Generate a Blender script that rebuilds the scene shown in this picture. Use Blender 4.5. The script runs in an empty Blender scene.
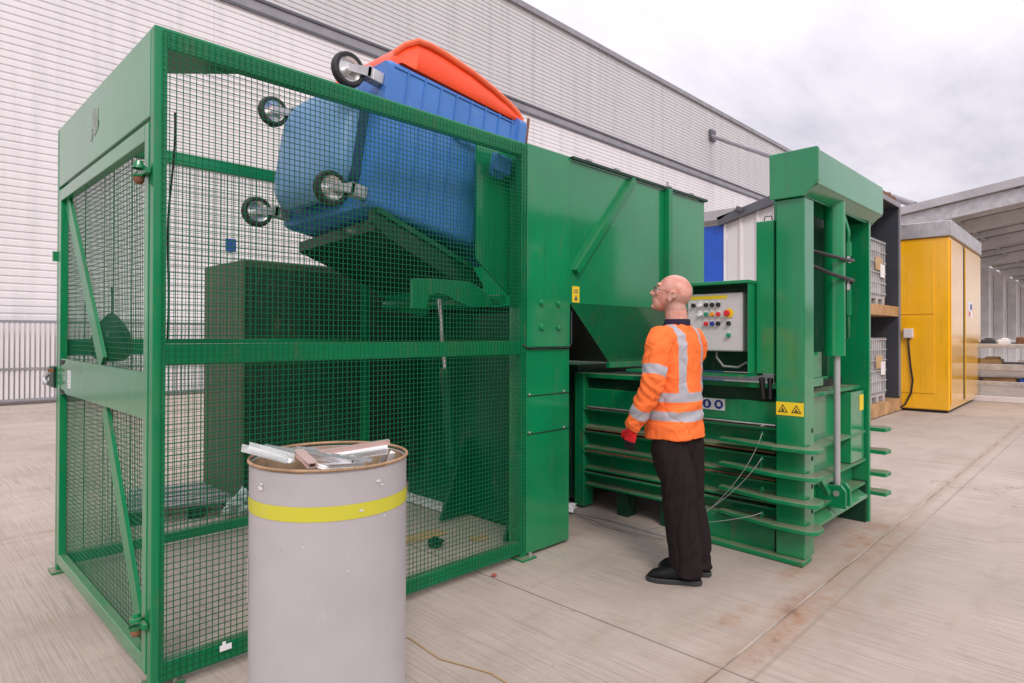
import bpy, bmesh, math, random
from mathutils import Vector, Matrix, noise, Euler
random.seed(7)
R = math.radians
COL = bpy.context.scene.collection
sc = bpy.context.scene

# ------------------------------------------------------------------ mesh builder
class MB:
    def __init__(s): s.v = []; s.f = []; s.m = []; s.cm = 0
    def add(s, vs, fs):
        b = len(s.v); s.v += [Vector(p) for p in vs]
        for q in fs: s.f.append([b + i for i in q]); s.m.append(s.cm)
        return s
    def box(s, x0, x1, y0, y1, z0, z1):
        return s.add([(x0,y0,z0),(x1,y0,z0),(x1,y1,z0),(x0,y1,z0),(x0,y0,z1),(x1,y0,z1),(x1,y1,z1),(x0,y1,z1)],
              [(0,3,2,1),(4,5,6,7),(0,1,5,4),(1,2,6,5),(2,3,7,6),(3,0,4,7)])
    def bar(s, p, q, w, h=None, up=(0,0,1)):
        p = Vector(p); q = Vector(q); h = h or w; d = (q-p).normalized(); up = Vector(up)
        if abs(d.dot(up)) > .98: up = Vector((0,1,0)) if abs(d.y) < .9 else Vector((1,0,0))
        a = d.cross(up).normalized()*(w/2); b = a.cross(d).normalized()*(h/2)
        return s.add([p-a-b,p+a-b,p+a+b,p-a+b,q-a-b,q+a-b,q+a+b,q-a+b],[(0,1,2,3),(7,6,5,4),(0,4,5,1),(1,5,6,2),(2,6,7,3),(3,7,4,0)])
    def prism(s, poly, ax, a, b):
        # poly: 2D points; ax: extruded axis; the other two axes in xyz order
        def P(t, c):
            l = list(t); l.insert('xyz'.index(ax), c); return l
        n = len(poly); vs = [P(t,a) for t in poly]+[P(t,b) for t in poly]
        fs = [tuple(range(n)), tuple(range(2*n-1, n-1, -1))]+[(i,i+n,(i+1)%n+n,(i+1)%n) for i in range(n)]
        return s.add(vs, fs)
    def tube(s, pts, r, n=8, caps=True):
        pts = [Vector(p) for p in pts]; rr = r if isinstance(r,(list,tuple)) else [r]*len(pts)
        rings = []; up = None
        for i,p in enumerate(pts):
            d = (pts[min(i+1,len(pts)-1)]-pts[max(i-1,0)]).normalized()
            if up is None:
                up = Vector((0,0,1)) if abs(d.z) < .9 else Vector((1,0,0))
            a = d.cross(up).normalized(); b = a.cross(d).normalized(); up = b
            rings.append([p+(a*math.cos(2*math.pi*k/n)+b*math.sin(2*math.pi*k/n))*rr[i] for k in range(n)])
        return s.loft(rings, caps)
    def loft(s, rings, caps=True, closed=True):
        n = len(rings[0]); vs = [p for r in rings for p in r]; fs = []
        for i in range(len(rings)-1):
            for k in range(n if closed else n-1):
                a = i*n+k; b = i*n+(k+1)%n; fs.append((a,b,b+n,a+n))
        if caps: fs += [tuple(range(n-1,-1,-1)), tuple(range((len(rings)-1)*n, len(rings)*n))]
        return s.add(vs, fs)
    def ell(s, c, r, M=None, n=16, m=10):
        c = Vector(c); rings = []
        for i in range(1,m):
            t = math.pi*i/m
            ring = []
            for k in range(n):
                a = 2*math.pi*k/n; v = Vector((r[0]*math.sin(t)*math.cos(a), r[1]*math.sin(t)*math.sin(a), -r[2]*math.cos(t)))
                ring.append(c+(M@v if M else v))
            rings.append(ring)
        return s.loft(rings)
    def revolve(s, prof, c=(0,0,0), n=48, axis='z'):
        c = Vector(c); rings = []
        for (r,z) in prof:
            ring = []
            for k in range(n):
                a = 2*math.pi*k/n
                v = (r*math.cos(a), r*math.sin(a), z) if axis=='z' else ((r*math.cos(a), z, r*math.sin(a)) if axis=='y' else (z, r*math.cos(a), r*math.sin(a)))
                ring.append(c+Vector(v))
            rings.append(ring)
        return s.loft(rings, False)
    def build(s, name, mat, parent=None, smooth=False, bevel=0, seg=1, local=False, recalc=True):
        off = Vector((0,0,0))
        if parent is not None and not local: off = ORG.get(parent.name, off)
        me = bpy.data.meshes.new(name); me.from_pydata([tuple(v-off) for v in s.v], [], s.f)
        mats = mat if isinstance(mat,(list,tuple)) else [mat]
        for m in mats: me.materials.append(m)
        if len(mats) > 1: me.polygons.foreach_set('material_index', s.m)
        if recalc:
            bm = bmesh.new(); bm.from_mesh(me); bmesh.ops.recalc_face_normals(bm, faces=bm.faces); bm.to_mesh(me); bm.free()
        if smooth: me.polygons.foreach_set('use_smooth', [True]*len(me.polygons))
        o = bpy.data.objects.new(name, me); COL.objects.link(o)
        if smooth and smooth != 'all':
            me.set_sharp_from_angle(angle=R(40))
        if parent is not None:
            o.parent = parent; ORG[o.name] = off
        if bevel:
            b = o.modifiers.new('bevel','BEVEL'); b.width = bevel; b.segments = seg; b.limit_method = 'ANGLE'; b.angle_limit = R(35)
        return o
ORG = {}
def tag(o, label=None, cat=None, group=None, kind=None):
    if label: o['label'] = label
    if cat: o['category'] = cat
    if group: o['group'] = group
    if kind: o['kind'] = kind
    return o
def thing(name, loc, label, cat, group=None, rot=None):
    o = bpy.data.objects.new(name, None); COL.objects.link(o); o.location = loc
    o.empty_display_size = .1
    if rot: o.rotation_euler = rot
    ORG[o.name] = Vector(loc)
    return tag(o, label, cat, group)

# ------------------------------------------------------------------ materials
def newmat(name):
    m = bpy.data.materials.new(name); m.use_nodes = True; nt = m.node_tree
    return m, nt, nt.nodes['Principled BSDF']
def nd(nt, t, ins=None, **props):
    n = nt.nodes.new(t)
    for k,v in props.items(): setattr(n,k,v)
    for k,v in (ins or {}).items():
        if isinstance(v, bpy.types.NodeSocket): nt.links.new(v, n.inputs[k])
        else: n.inputs[k].default_value = v
    return n
def ramp(nt, fac, stops):
    n = nt.nodes.new('ShaderNodeValToRGB'); nt.links.new(fac, n.inputs[0])
    e = n.color_ramp.elements
    while len(e) < len(stops): e.new(.5)
    for el,(p,c) in zip(e, stops):
        el.position = p; el.color = (c,c,c,1) if isinstance(c,(int,float)) else (*c,1)
    return n.outputs[0]
def mix(nt, f, a, b, mode='MIX'):
    n = nt.nodes.new('ShaderNodeMix'); n.data_type = 'RGBA'; n.blend_type = mode
    for idx,v in ((0,f),(6,a),(7,b)):
        if isinstance(v, bpy.types.NodeSocket): nt.links.new(v, n.inputs[idx])
        elif idx == 0: n.inputs[0].default_value = v
        else: n.inputs[idx].default_value = (*v,1)
    return n.outputs[2]
def math_(nt, op, a, b=None, c=None):
    n = nt.nodes.new('ShaderNodeMath'); n.operation = op
    for i,v in enumerate((a,b,c)):
        if v is None: continue
        if isinstance(v, bpy.types.NodeSocket): nt.links.new(v, n.inputs[i])
        else: n.inputs[i].default_value = v
    return n.outputs[0]
def objco(nt): return nd(nt,'ShaderNodeTexCoord').outputs['Object']
def geopos(nt): return nd(nt,'ShaderNodeNewGeometry').outputs['Position']
def mapping(nt, v, scale=(1,1,1), rot=(0,0,0), loc=(0,0,0)):
    return nd(nt,'ShaderNodeMapping',{'Vector':v,'Scale':scale,'Rotation':rot,'Location':loc}).outputs[0]
def noi(nt, v, s, d=4, r=.6):
    return nd(nt,'ShaderNodeTexNoise',{'Vector':v,'Scale':s,'Detail':d,'Roughness':r}).outputs['Fac']
def bump(nt, b, h, strength=.2, dist=.01):
    n = nd(nt,'ShaderNodeBump',{'Height':h,'Strength':strength,'Distance':dist}); nt.links.new(n.outputs[0], b.inputs['Normal'])

def paint(name, col, rough=.4, dirt=.12, dirtcol=(.16,.11,.07), dust=0., spec=.5, metal=0, var=.12, scale=1.5, coat=0., runs=0.):
    """painted or plastic surface with slight tone variation, grime specks and dust on ledges"""
    m, nt, b = newmat(name); p = objco(nt)
    n1 = noi(nt, p, scale, 5, .6); n2 = noi(nt, mapping(nt,p,(9,9,2)), scale*1.2, 6, .7)
    lo = tuple(c*(1-var) for c in col); hi = tuple(min(1,c*(1+var)) for c in col)
    c = mix(nt, ramp(nt,n1,[(.35,0),(.65,1)]), lo, hi)
    if dirt: c = mix(nt, math_(nt,'MULTIPLY',ramp(nt,n2,[(.55,0),(.8,1)]),dirt*3), c, dirtcol)
    if coat:
        fl = nd(nt,'ShaderNodeTexVoronoi',{'Vector':mapping(nt,p,(11,11,11)),'Scale':1.,'Randomness':1.}).outputs['Distance']
        fm = math_(nt,'MULTIPLY', ramp(nt,fl,[(.055,1),(.075,0)]), ramp(nt,noi(nt,p,2.3,3,.6),[(.55,0),(.60,1)]))
        c = mix(nt, math_(nt,'MULTIPLY',fm,.8), c, (.10,.06,.04))
        st = noi(nt, mapping(nt,p,(26,26,.9)),1.,4,.6)
        c = mix(nt, math_(nt,'MULTIPLY',ramp(nt,st,[(.54,0),(.74,1)]),.30), c, tuple(k*.45+.012 for k in col))
        c = mix(nt, math_(nt,'MULTIPLY',ramp(nt,noi(nt,p,.9,6,.7),[(.50,0),(.68,1)]),.22), c, tuple(k*.75+.05 for k in col))
    if runs:
        rn_ = noi(nt, mapping(nt,p,(2.2,2.2,.10)),1.,5,.65)
        c = mix(nt, math_(nt,'MULTIPLY',ramp(nt,rn_,[(.5,0),(.72,1)]),runs), c, tuple(k*.72 for k in col))
        sxx = nd(nt,'ShaderNodeSeparateXYZ',{0:p}).outputs[0]
        lap = math_(nt,'PINGPONG', sxx, 3.0)
        c = mix(nt, math_(nt,'MULTIPLY',ramp(nt,lap,[(.006,1),(.02,0)]),.35), c, tuple(k*.55 for k in col))
    if dust:
        nz = nd(nt,'ShaderNodeSeparateXYZ',{0:nd(nt,'ShaderNodeNewGeometry').outputs['Normal']}).outputs[2]
        f = math_(nt,'MULTIPLY', ramp(nt,nz,[(.6,0),(.9,1)]), ramp(nt, noi(nt,p,4,5,.6),[(.3,.35),(.62,1)]))
        c = mix(nt, math_(nt,'MULTIPLY',f,dust), c, (.25,.225,.155))
    nt.links.new(c, b.inputs['Base Color'])
    rr = math_(nt,'ADD', rough-.06, math_(nt,'MULTIPLY', n2, .16)); nt.links.new(rr, b.inputs['Roughness'])
    b.inputs['Specular IOR Level'].default_value = spec; b.inputs['Metallic'].default_value = metal
    b.inputs['Coat Weight'].default_value = coat; b.inputs['Coat Roughness'].default_value = .13; b.inputs['Coat IOR'].default_value = 1.64
    bump(nt, b, noi(nt,p,min(scale*14,25),3,.5), .05 if metal<.3 else .012, .004)
    return m
M = {}
M['green'] = paint('green machine paint',(.001,.225,.078),.45,.10,dust=.35,spec=.12,coat=1.)
M['green2'] = paint('green lift paint',(.001,.205,.072),.5,.22,dust=.5,spec=.12,coat=.6)
M['greenrib'] = paint('dusty green plate',(.002,.205,.072),.5,.2,dust=.9,spec=.12,coat=.4)
M['greenmid'] = paint('lift green darkened as shade',(.001,.085,.038),.5,.25,spec=.12,coat=.3)  # lift green darkened so the cage interior's shade sits in the colour
M['greendark'] = paint('dark and shaded green paint',(.003,.04,.020),.5,.2,spec=.15,coat=.3)  # dark objects, plus shade under the bin and in recesses as colour
M['greenwire'] = paint('green coated wire',(.001,.12,.046),.4,.05,spec=.2)
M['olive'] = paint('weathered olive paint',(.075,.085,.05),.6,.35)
M['white'] = paint('white paint',(.75,.74,.74),.4,.05)
M['clad'] = paint('white wall cladding',(.78,.745,.762),.45,.03,(.5,.45,.42),var=.03,scale=.4,runs=.5)
M['cladgrey'] = paint('grey upper cladding',(.60,.585,.59),.45,.03,(.4,.38,.36),var=.03,scale=.4,runs=.5)
M['palegrey'] = paint('pale grey panel',(.68,.64,.65),.5,.06,(.4,.36,.34),var=.04)
M['trimdark'] = paint('dark grey trim',(.10,.10,.12),.5,.05)
M['trimgrey'] = paint('mid grey trim',(.27,.26,.28),.45,.05)
M['steel'] = paint('galvanised steel',(.52,.51,.52),.42,.1,metal=.6,var=.15,scale=6)
M['chrome'] = paint('polished steel rod',(.75,.73,.73),.2,.02,metal=.9,var=.03)
M['alu'] = paint('mill aluminium',(.80,.79,.80),.25,.04,metal=.75,var=.06,scale=2)
M['copper'] = paint('copper tinted profile',(.66,.47,.42),.32,.06,metal=.4,scale=2)
M['plasticwhite'] = paint('white plastic profile',(.85,.84,.84),.3,.02)
M['blue'] = paint('blue bin plastic',(.05,.175,.50),.36,.10,(.25,.35,.5),var=.10,scale=2)
M['bluebright'] = paint('bright blue sheet',(.012,.09,.52),.4,.04)
M['orange'] = paint('orange lid plastic',(.90,.075,.014),.38,.04,var=.08,scale=3)
M['rubber'] = paint('black rubber',(.018,.018,.02),.6,.15,(.1,.09,.08))
M['hose'] = paint('black hose',(.012,.012,.014),.4,.05)
M['yellow'] = paint('yellow cabinet paint',(.93,.47,.003),.3,.04,(.4,.2,.05),var=.05,spec=.3,coat=1.)
M['yellowsign'] = paint('yellow sticker',(.85,.62,.02),.45,.06)
M['stickwhite'] = paint('white sticker',(.82,.82,.84),.45,.05)
M['blacksign'] = paint('black sign ink',(.02,.02,.02),.5,0)
M['bluesign'] = paint('blue sign ink',(.02,.04,.30),.5,0)
M['boxgrey'] = paint('pale grey enclosure',(.62,.60,.60),.4,.05,var=.03)
M['boxdark'] = paint('dark blue-grey sheet',(.045,.05,.065),.5,.12)
M['wood'] = paint('pale timber',(.46,.27,.13),.7,.3,(.14,.07,.03),var=.25,scale=4)
M['cardboard'] = paint('brown cardboard',(.46,.31,.16),.8,.15,var=.12,scale=5)
M['darkin'] = paint('black for gaps and shade',(.012,.016,.014),.6,.2)  # near-black standing in for dark openings, gaps and a shaded face
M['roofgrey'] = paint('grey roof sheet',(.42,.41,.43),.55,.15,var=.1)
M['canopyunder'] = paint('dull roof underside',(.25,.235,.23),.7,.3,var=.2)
M['red'] = paint('red plastic',(.7,.03,.04),.35,.02)
M['amber'] = paint('amber plastic',(.85,.33,.02),.35,.02)
M['greenbtn'] = paint('green plastic',(.02,.30,.14),.35,.02)
M['brownrust'] = paint('rusty steel',(.20,.085,.04),.75,.4,(.06,.03,.02),var=.35,scale=8)
M['scrap'] = paint('crumpled clear film',(.62,.66,.66),.25,.05)

def drum_mats():
    m, nt, b = newmat('lilac grey drum paint'); p = objco(nt)
    z = nd(nt,'ShaderNodeSeparateXYZ',{0:p}).outputs[2]
    n1 = noi(nt,p,2.5,5,.6); n2 = noi(nt,mapping(nt,p,(14,14,3)),1.5,8,.75); n3 = noi(nt,p,26,4,.6)
    c = mix(nt, ramp(nt,n1,[(.3,0),(.7,1)]), (.385,.36,.37),(.455,.425,.435))
    c = mix(nt, math_(nt,'MULTIPLY',ramp(nt,n2,[(.6,0),(.72,1)]),.18), c, (.62,.6,.62))
    c = mix(nt, ramp(nt,n3,[(.70,0),(.74,.6)]), c, (.24,.2,.19))
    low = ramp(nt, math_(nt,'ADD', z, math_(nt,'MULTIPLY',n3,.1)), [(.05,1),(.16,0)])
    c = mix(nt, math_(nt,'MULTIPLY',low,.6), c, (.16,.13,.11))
    nt.links.new(c,b.inputs['Base Color']); b.inputs['Roughness'].default_value = .42
    bump(nt,b,noi(nt,p,5,3,.5),.12,.01)
    return m
M['drum'] = drum_mats()
M['brownred'] = paint('dull red plastic',(.40,.09,.06),.6,.3)
M['trimpale'] = paint('dusty galvanised wire',(.42,.41,.42),.5,.2)
M['residue'] = paint('pale glue residue',(.30,.36,.30),.7,.2,var=.2,scale=9)
M['fibre'] = paint('brown drum inside',(.36,.25,.15),.8,.3,(.12,.07,.04),var=.2,scale=5)
M['tape'] = paint('yellow tape',(.58,.55,.04),.4,.05,(.5,.48,.4),var=.05)

def ground_mat():
    m, nt, b = newmat('brushed concrete'); p = geopos(nt)
    sx = nd(nt,'ShaderNodeSeparateXYZ',{0:p}); x,y = sx.outputs[0], sx.outputs[1]
    big = noi(nt,p,.22,6,.6); mid = noi(nt,p,1.3,7,.65); fine = noi(nt,p,34,5,.7)
    brush = noi(nt, mapping(nt,p,(95,1.6,1)),1,4,.55)      # broom marks run along y
    brush2 = noi(nt, mapping(nt,p,(170,3,1)),1,3,.6)
    c = mix(nt, ramp(nt,big,[(.3,0),(.7,1)]), (.395,.322,.268),(.52,.437,.378))
    c = mix(nt, ramp(nt,mid,[(.38,0),(.62,1)]), mix(nt,.72,(.25,.20,.165),c), c)
    c = mix(nt, math_(nt,'MULTIPLY',ramp(nt,noi(nt,mapping(nt,p,(.8,2.2,1),loc=(3,9,0)),1.1,9,.72),[(.50,0),(.66,1)]),.45), c, (.30,.235,.185))
    c = mix(nt, math_(nt,'MULTIPLY',ramp(nt,brush,[(.50,0),(.62,.62)]),ramp(nt,noi(nt,mapping(nt,p,loc=(5,1,0)),.5,3,.5),[(.36,.25),(.6,1)])), c, (.25,.20,.165))
    c = mix(nt, ramp(nt,brush2,[(.35,.22),(.6,0)]), c, (.62,.55,.50))
    c = mix(nt, ramp(nt,fine,[(.6,0),(.74,.35)]), c, (.24,.20,.17))
    # dirt patches
    c = mix(nt, math_(nt,'MULTIPLY',ramp(nt,noi(nt,mapping(nt,p,(1,1,1),loc=(7,3,0)),.75,8,.7),[(.52,0),(.72,1)]),.5), c, (.29,.23,.185))
    grit = nd(nt,'ShaderNodeTexVoronoi',{'Vector':p,'Scale':26.}).outputs['Distance']
    gm = math_(nt,'MULTIPLY', ramp(nt,grit,[(.07,1),(.12,0)]), ramp(nt,noi(nt,p,1.7,4,.6),[(.5,0),(.62,1)]))
    c = mix(nt, math_(nt,'MULTIPLY',gm,.7), c, (.14,.11,.09))
    # rust stains round given places
    rn = noi(nt,mapping(nt,p,(2.2,2.2,1)),2.2,8,.72)
    for (cx,cy,r,s) in ((3.28,1.20,.14,1.3),(3.5,1.2,.30,.8),(3.13,1.44,.12,1.),(3.98,1.46,.14,.8),(4.75,1.3,.45,.5),(1.35,2.55,.2,.9),(5.3,1.35,.5,.5),(2.9,1.25,.3,.5),(3.7,2.9,.3,.4)):
        d = nd(nt,'ShaderNodeVectorMath',{0:nd(nt,'ShaderNodeVectorMath',{0:nd(nt,'ShaderNodeVectorMath',{0:p,1:(cx,cy,0)},operation='SUBTRACT').outputs[0],1:(.45,1.5,1)},operation='MULTIPLY').outputs[0]},operation='LENGTH').outputs['Value']
        f = math_(nt,'MULTIPLY', ramp(nt, math_(nt,'DIVIDE',d,r),[(.1,1),(1,0)]), ramp(nt,rn,[(.38,0),(.56,1)]))
        c = mix(nt, math_(nt,'MULTIPLY',f,min(1,s)*.7), c, (.34,.175,.085))
        c = mix(nt, math_(nt,'MULTIPLY',math_(nt,'MULTIPLY',ramp(nt,rn,[(.56,0),(.66,1)]),f),min(1,s)*.8), c, (.13,.06,.03))
    # slab joints every few metres, wandering a few millimetres
    w = math_(nt,'MULTIPLY', math_(nt,'SUBTRACT',noi(nt,p,5,5,.7),.5),.010)
    def joint(co, off, period):
        t = math_(nt,'ADD', math_(nt,'SUBTRACT',co,off), w)
        return math_(nt,'ABSOLUTE', math_(nt,'SUBTRACT', math_(nt,'PINGPONG', t, period/2), 0.0))
    j1 = joint(y,1.268,4.4); j2 = joint(x,2.6,6.0)
    f1 = ramp(nt,j1,[(.002,1),(.008,0)]); f1b = ramp(nt,j1,[(.0,1),(.07,0)]); f2 = ramp(nt,j2,[(.002,1),(.007,0)])
    c = mix(nt, math_(nt,'MULTIPLY',f1b,math_(nt,'MULTIPLY',mid,.7)), c, (.30,.19,.12))
    c = mix(nt, f1, c, mix(nt, ramp(nt,noi(nt,p,2.3,3,.5),[(.40,0),(.62,1)]),(.20,.155,.12),(.48,.43,.385)))
    j3 = joint(y,1.135,4.4); c = mix(nt, math_(nt,'MULTIPLY',ramp(nt,j3,[(.003,.45),(.014,0)]),ramp(nt,mid,[(.3,.3),(.6,1)])), c, (.20,.15,.115))
    c = mix(nt, math_(nt,'MULTIPLY',f2,.85), c, (.12,.085,.06))
    # hairline cracks
    vo = nd(nt,'ShaderNodeTexVoronoi',{'Vector':mapping(nt,nd(nt,'ShaderNodeVectorMath',{0:p,1:nd(nt,'ShaderNodeVectorMath',{0:nd(nt,'ShaderNodeTexNoise',{'Vector':p,'Scale':2.,'Detail':4.}).outputs['Color'],1:(.5,.5,.5)},operation='SUBTRACT').outputs[0]},operation='ADD').outputs[0],(.33,.33,.33)),'Scale':1.},feature='DISTANCE_TO_EDGE').outputs['Distance']
    c = mix(nt, math_(nt,'MULTIPLY',ramp(nt,vo,[(.0005,1),(.0022,0)]),ramp(nt,big,[(.45,0),(.6,.6)])), c, (.15,.115,.09))
    nt.links.new(c,b.inputs['Base Color']); b.inputs['Roughness'].default_value = .75; b.inputs['Specular IOR Level'].default_value=.35
    h = math_(nt,'ADD', math_(nt,'MULTIPLY',brush,.8), math_(nt,'MULTIPLY',fine,.35))
    h = math_(nt,'SUBTRACT', h, math_(nt,'MULTIPLY',f1,1.2))
    bump(nt,b,h,.45,.006)
    return m
M['ground'] = ground_mat()

def cloth_mat(name, col, rough=.85, stripes=None):
    m, nt, b = newmat(name); p = objco(nt)
    n = noi(nt,p,11,4,.6)
    c = mix(nt, ramp(nt,n,[(.3,0),(.7,1)]), tuple(k*.88 for k in col), col)
    nt.links.new(c,b.inputs['Base Color']); b.inputs['Roughness'].default_value = rough
    b.inputs['Specular IOR Level'].default_value = .15
    w = nd(nt,'ShaderNodeTexNoise',{'Vector':p,'Scale':420.,'Detail':2.}).outputs['Fac']
    bump(nt,b,w,.2,.001)
    return m
M['hivis'] = cloth_mat('fluorescent orange cloth',(1.0,.20,.05))
M['reflect'] = cloth_mat('silver reflective tape',(.44,.43,.47),.4)
M['trousers'] = cloth_mat('dark brown-black cotton',(.020,.013,.014))
M['collar'] = cloth_mat('navy collar cloth',(.03,.02,.045))
M['glovered'] = cloth_mat('red glove knit',(.62,.02,.025))
M['gloveblack'] = cloth_mat('black glove coating',(.018,.017,.02),.5)
M['shoe'] = cloth_mat('black shoe leather',(.012,.012,.013),.5)
M['sole'] = paint('black shoe sole',(.03,.03,.033),.6,.1)
def skin_mat():
    m, nt, b = newmat('skin'); p = objco(nt)
    n = noi(nt,p,14,4,.6)
    c = mix(nt, ramp(nt,n,[(.38,0),(.66,1)]), (.56,.22,.16),(.74,.40,.32))
    c = mix(nt, math_(nt,'MULTIPLY',ramp(nt,noi(nt,p,45,3,.7),[(.55,0),(.7,1)]),.35), c, (.45,.17,.12))
    nt.links.new(c,b.inputs['Base Color']); b.inputs['Roughness'].default_value = .42
    b.inputs['Subsurface Weight'].default_value = .15; b.inputs['Subsurface Radius'].default_value = (.02,.008,.004); b.inputs['Subsurface Scale'].default_value=.5
    bump(nt,b,noi(nt,p,180,2,.5),.08,.002)
    return m
M['skin'] = skin_mat()
M['stubble'] = paint('stubbled skin',(.50,.27,.215),.6,.25,(.30,.17,.14),var=.15,scale=30)
mt, nt, b = newmat('spectacle lens'); b.inputs['Base Color'].default_value=(.9,.93,.95,1); b.inputs['Transmission Weight'].default_value=.9; b.inputs['Roughness'].default_value=.05; b.inputs['IOR'].default_value=1.1; M['lens']=mt
mt, nt, b = newmat('clear film'); b.inputs['Base Color'].default_value=(.9,.93,.92,1); b.inputs['Transmission Weight'].default_value=.6; b.inputs['Roughness'].default_value=.06; b.inputs['IOR'].default_value=1.3; M['clear']=mt

# ------------------------------------------------------------------ camera, world, light
H = 1.45; F = 626.425; yaw, pitch, roll = R(44.4942), R(.40985), R(.148486)
fw = Vector((math.cos(yaw)*math.cos(pitch), math.sin(yaw)*math.cos(pitch), math.sin(pitch)))
rt = Vector((math.sin(yaw), -math.cos(yaw), 0)); up = rt.cross(fw)
rt2 = rt*math.cos(roll)+up*math.sin(roll); up2 = -rt*math.sin(roll)+up*math.cos(roll)
cam = bpy.data.cameras.new('camera'); co = bpy.data.objects.new('camera', cam); COL.objects.link(co)
mw = Matrix((rt2, up2, -fw)).transposed().to_4x4(); mw.translation = Vector((0,0,H)); co.matrix_world = mw
cam.sensor_width = 36; cam.lens = F/1024*36; cam.shift_y = -(341.5-330.92)/1024; cam.clip_start=.05; cam.clip_end = 1500
sc.camera = co

SUN_EL, SUN_AZ = 40, 235    # direction of the brightest part of the cloud, from -x -y
w = bpy.data.worlds.new('World'); sc.world = w; w.use_nodes = True; nt = w.node_tree; nt.nodes.clear()
sky = nd(nt,'ShaderNodeTexSky',sky_type='NISHITA',sun_disc=False,sun_elevation=R(SUN_EL),sun_rotation=R(90-SUN_AZ))
tc = nd(nt,'ShaderNodeTexCoord').outputs['Generated']
s3 = nd(nt,'ShaderNodeSeparateXYZ',{0:tc}); zc = math_(nt,'MAXIMUM',s3.outputs[2],.0)
den = math_(nt,'ADD',zc,.16)
pl = nd(nt,'ShaderNodeCombineXYZ',{0:math_(nt,'DIVIDE',s3.outputs[0],den),1:math_(nt,'DIVIDE',s3.outputs[1],den),2:.0}).outputs[0]
c1 = noi(nt, mapping(nt,pl,(.5,1.1,1),rot=(0,0,R(40))), 1.5, 8, .58); c2 = noi(nt, mapping(nt,pl,(1,1,1),loc=(4,2,0)), .5, 5, .5)
cc = math_(nt,'ADD', math_(nt,'MULTIPLY',c1,.65), math_(nt,'MULTIPLY',c2,.35))
cl = ramp(nt, cc, [(.38,(.58,.555,.65)),(.46,(.75,.715,.79)),(.53,(.86,.825,.88)),(.62,(.95,.925,.955))])
zen = math_(nt,'ADD', .86, math_(nt,'MULTIPLY',math_(nt,'POWER',zc,1.3),1.25))
cl = nd(nt,'ShaderNodeVectorMath',{0:cl,3:zen},operation='SCALE').outputs[0]
bg1 = nd(nt,'ShaderNodeBackground',{'Color':sky.outputs[0],'Strength':.08}); bg2 = nd(nt,'ShaderNodeBackground',{'Color':cl,'Strength':1.0})
ms = nd(nt,'ShaderNodeMixShader',{0:.93,1:bg1.outputs[0],2:bg2.outputs[0]})
out = nd(nt,'ShaderNodeOutputWorld',{0:ms.outputs[0]})
sun = bpy.data.lights.new('sun','SUN'); sun.energy = 1.5; sun.angle = R(16); sun.color = (1,.95,.9)
so = bpy.data.objects.new('sun',sun); COL.objects.link(so)
d = Vector((math.cos(R(SUN_AZ))*math.cos(R(SUN_EL)), math.sin(R(SUN_AZ))*math.cos(R(SUN_EL)), math.sin(R(SUN_EL))))
so.rotation_euler = d.to_track_quat('Z','Y').to_euler()
sc.view_settings.view_transform = 'Standard'; sc.view_settings.look = 'None'; sc.view_settings.exposure = 0.10; sc.view_settings.gamma = 1
sc.cycles.max_bounces = 6; sc.cycles.use_denoising = True

# ------------------------------------------------------------------ ground
g = MB().add([(-150,-150,0),(400,-150,0),(400,400,0),(-150,400,0)],[(0,1,2,3)]).build('ground',M['ground'])
tag(g,'brushed concrete yard with slab joints and rust stains',kind='structure')

# ------------------------------------------------------------------ warehouse
YW = 16.54
wh = thing('warehouse',(30,YW,0),'long white warehouse with horizontal ribbed cladding and dark band','warehouse')
def ribbed(z0, z1, pitch, depth, mat, name, x0=-20, x1=78, y=YW):
    pts = []; n = max(1,round((z1-z0)/pitch)); p = (z1-z0)/n
    for i in range(n):
        z = z0+i*p; pts += [(0,z),(0,z+p*.66),(depth,z+p*.76),(depth,z+p*.90)]
    pts.append((0,z1)); mb = MB()
    vs = []; fs = []
    for (d_,z) in pts: vs += [(x0,y+d_,z),(x1,y+d_,z)]
    for i in range(len(pts)-1): fs.append((2*i,2*i+1,2*i+3,2*i+2))
    mb.add(vs,fs); return mb.build(name,mat,wh,recalc=False)
ribbed(1.74,10.0,.155,.022,M['clad'],'lower_cladding')
ribbed(10.42,14.0,.155,.022,M['cladgrey'],'upper_cladding')
MB().box(-20,78,YW+.06,YW+12,0,13.9).build('core_wall',M['palegrey'],wh)
mb = MB(); mb.box(-20,78,YW-.03,YW+.05,10.08,10.34); mb.build('band',M['trimgrey'],wh)
mb = MB(); mb.box(-20,78,YW-.07,YW+.05,10.345,10.42).box(-20,78,YW-.06,YW+.05,10.0,10.075); mb.build('band_trim',M['trimdark'],wh)
MB().box(-20.1,78.1,YW-.12,YW+12.2,14.003,14.22).build('roof_edge',M['trimgrey'],wh)
MB().box(-20,78,YW+.02,YW+.055,0,1.735).build('plinth_wall',M['palegrey'],wh)

ob = thing('added_reflection_building',(10,-26,0),'unseen dark brick building added behind the camera for the green panels to reflect','building')  # added out of view to darken reflections in the glossy green paint
MB().box(-60,90,-38,-26,0,4.6).build('wall',paint('dark red-brown brick',(.10,.06,.045),.8,.2),ob)
MB().box(-60.3,90.3,-38.3,-25.7,4.601,5.0).build('roof',M['trimdark'],ob)
for i in range(24): MB().box(-56+i*6,-53+i*6,-25.99,-25.95,1.6,3.4).build('window',M['darkin'],ob)

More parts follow.
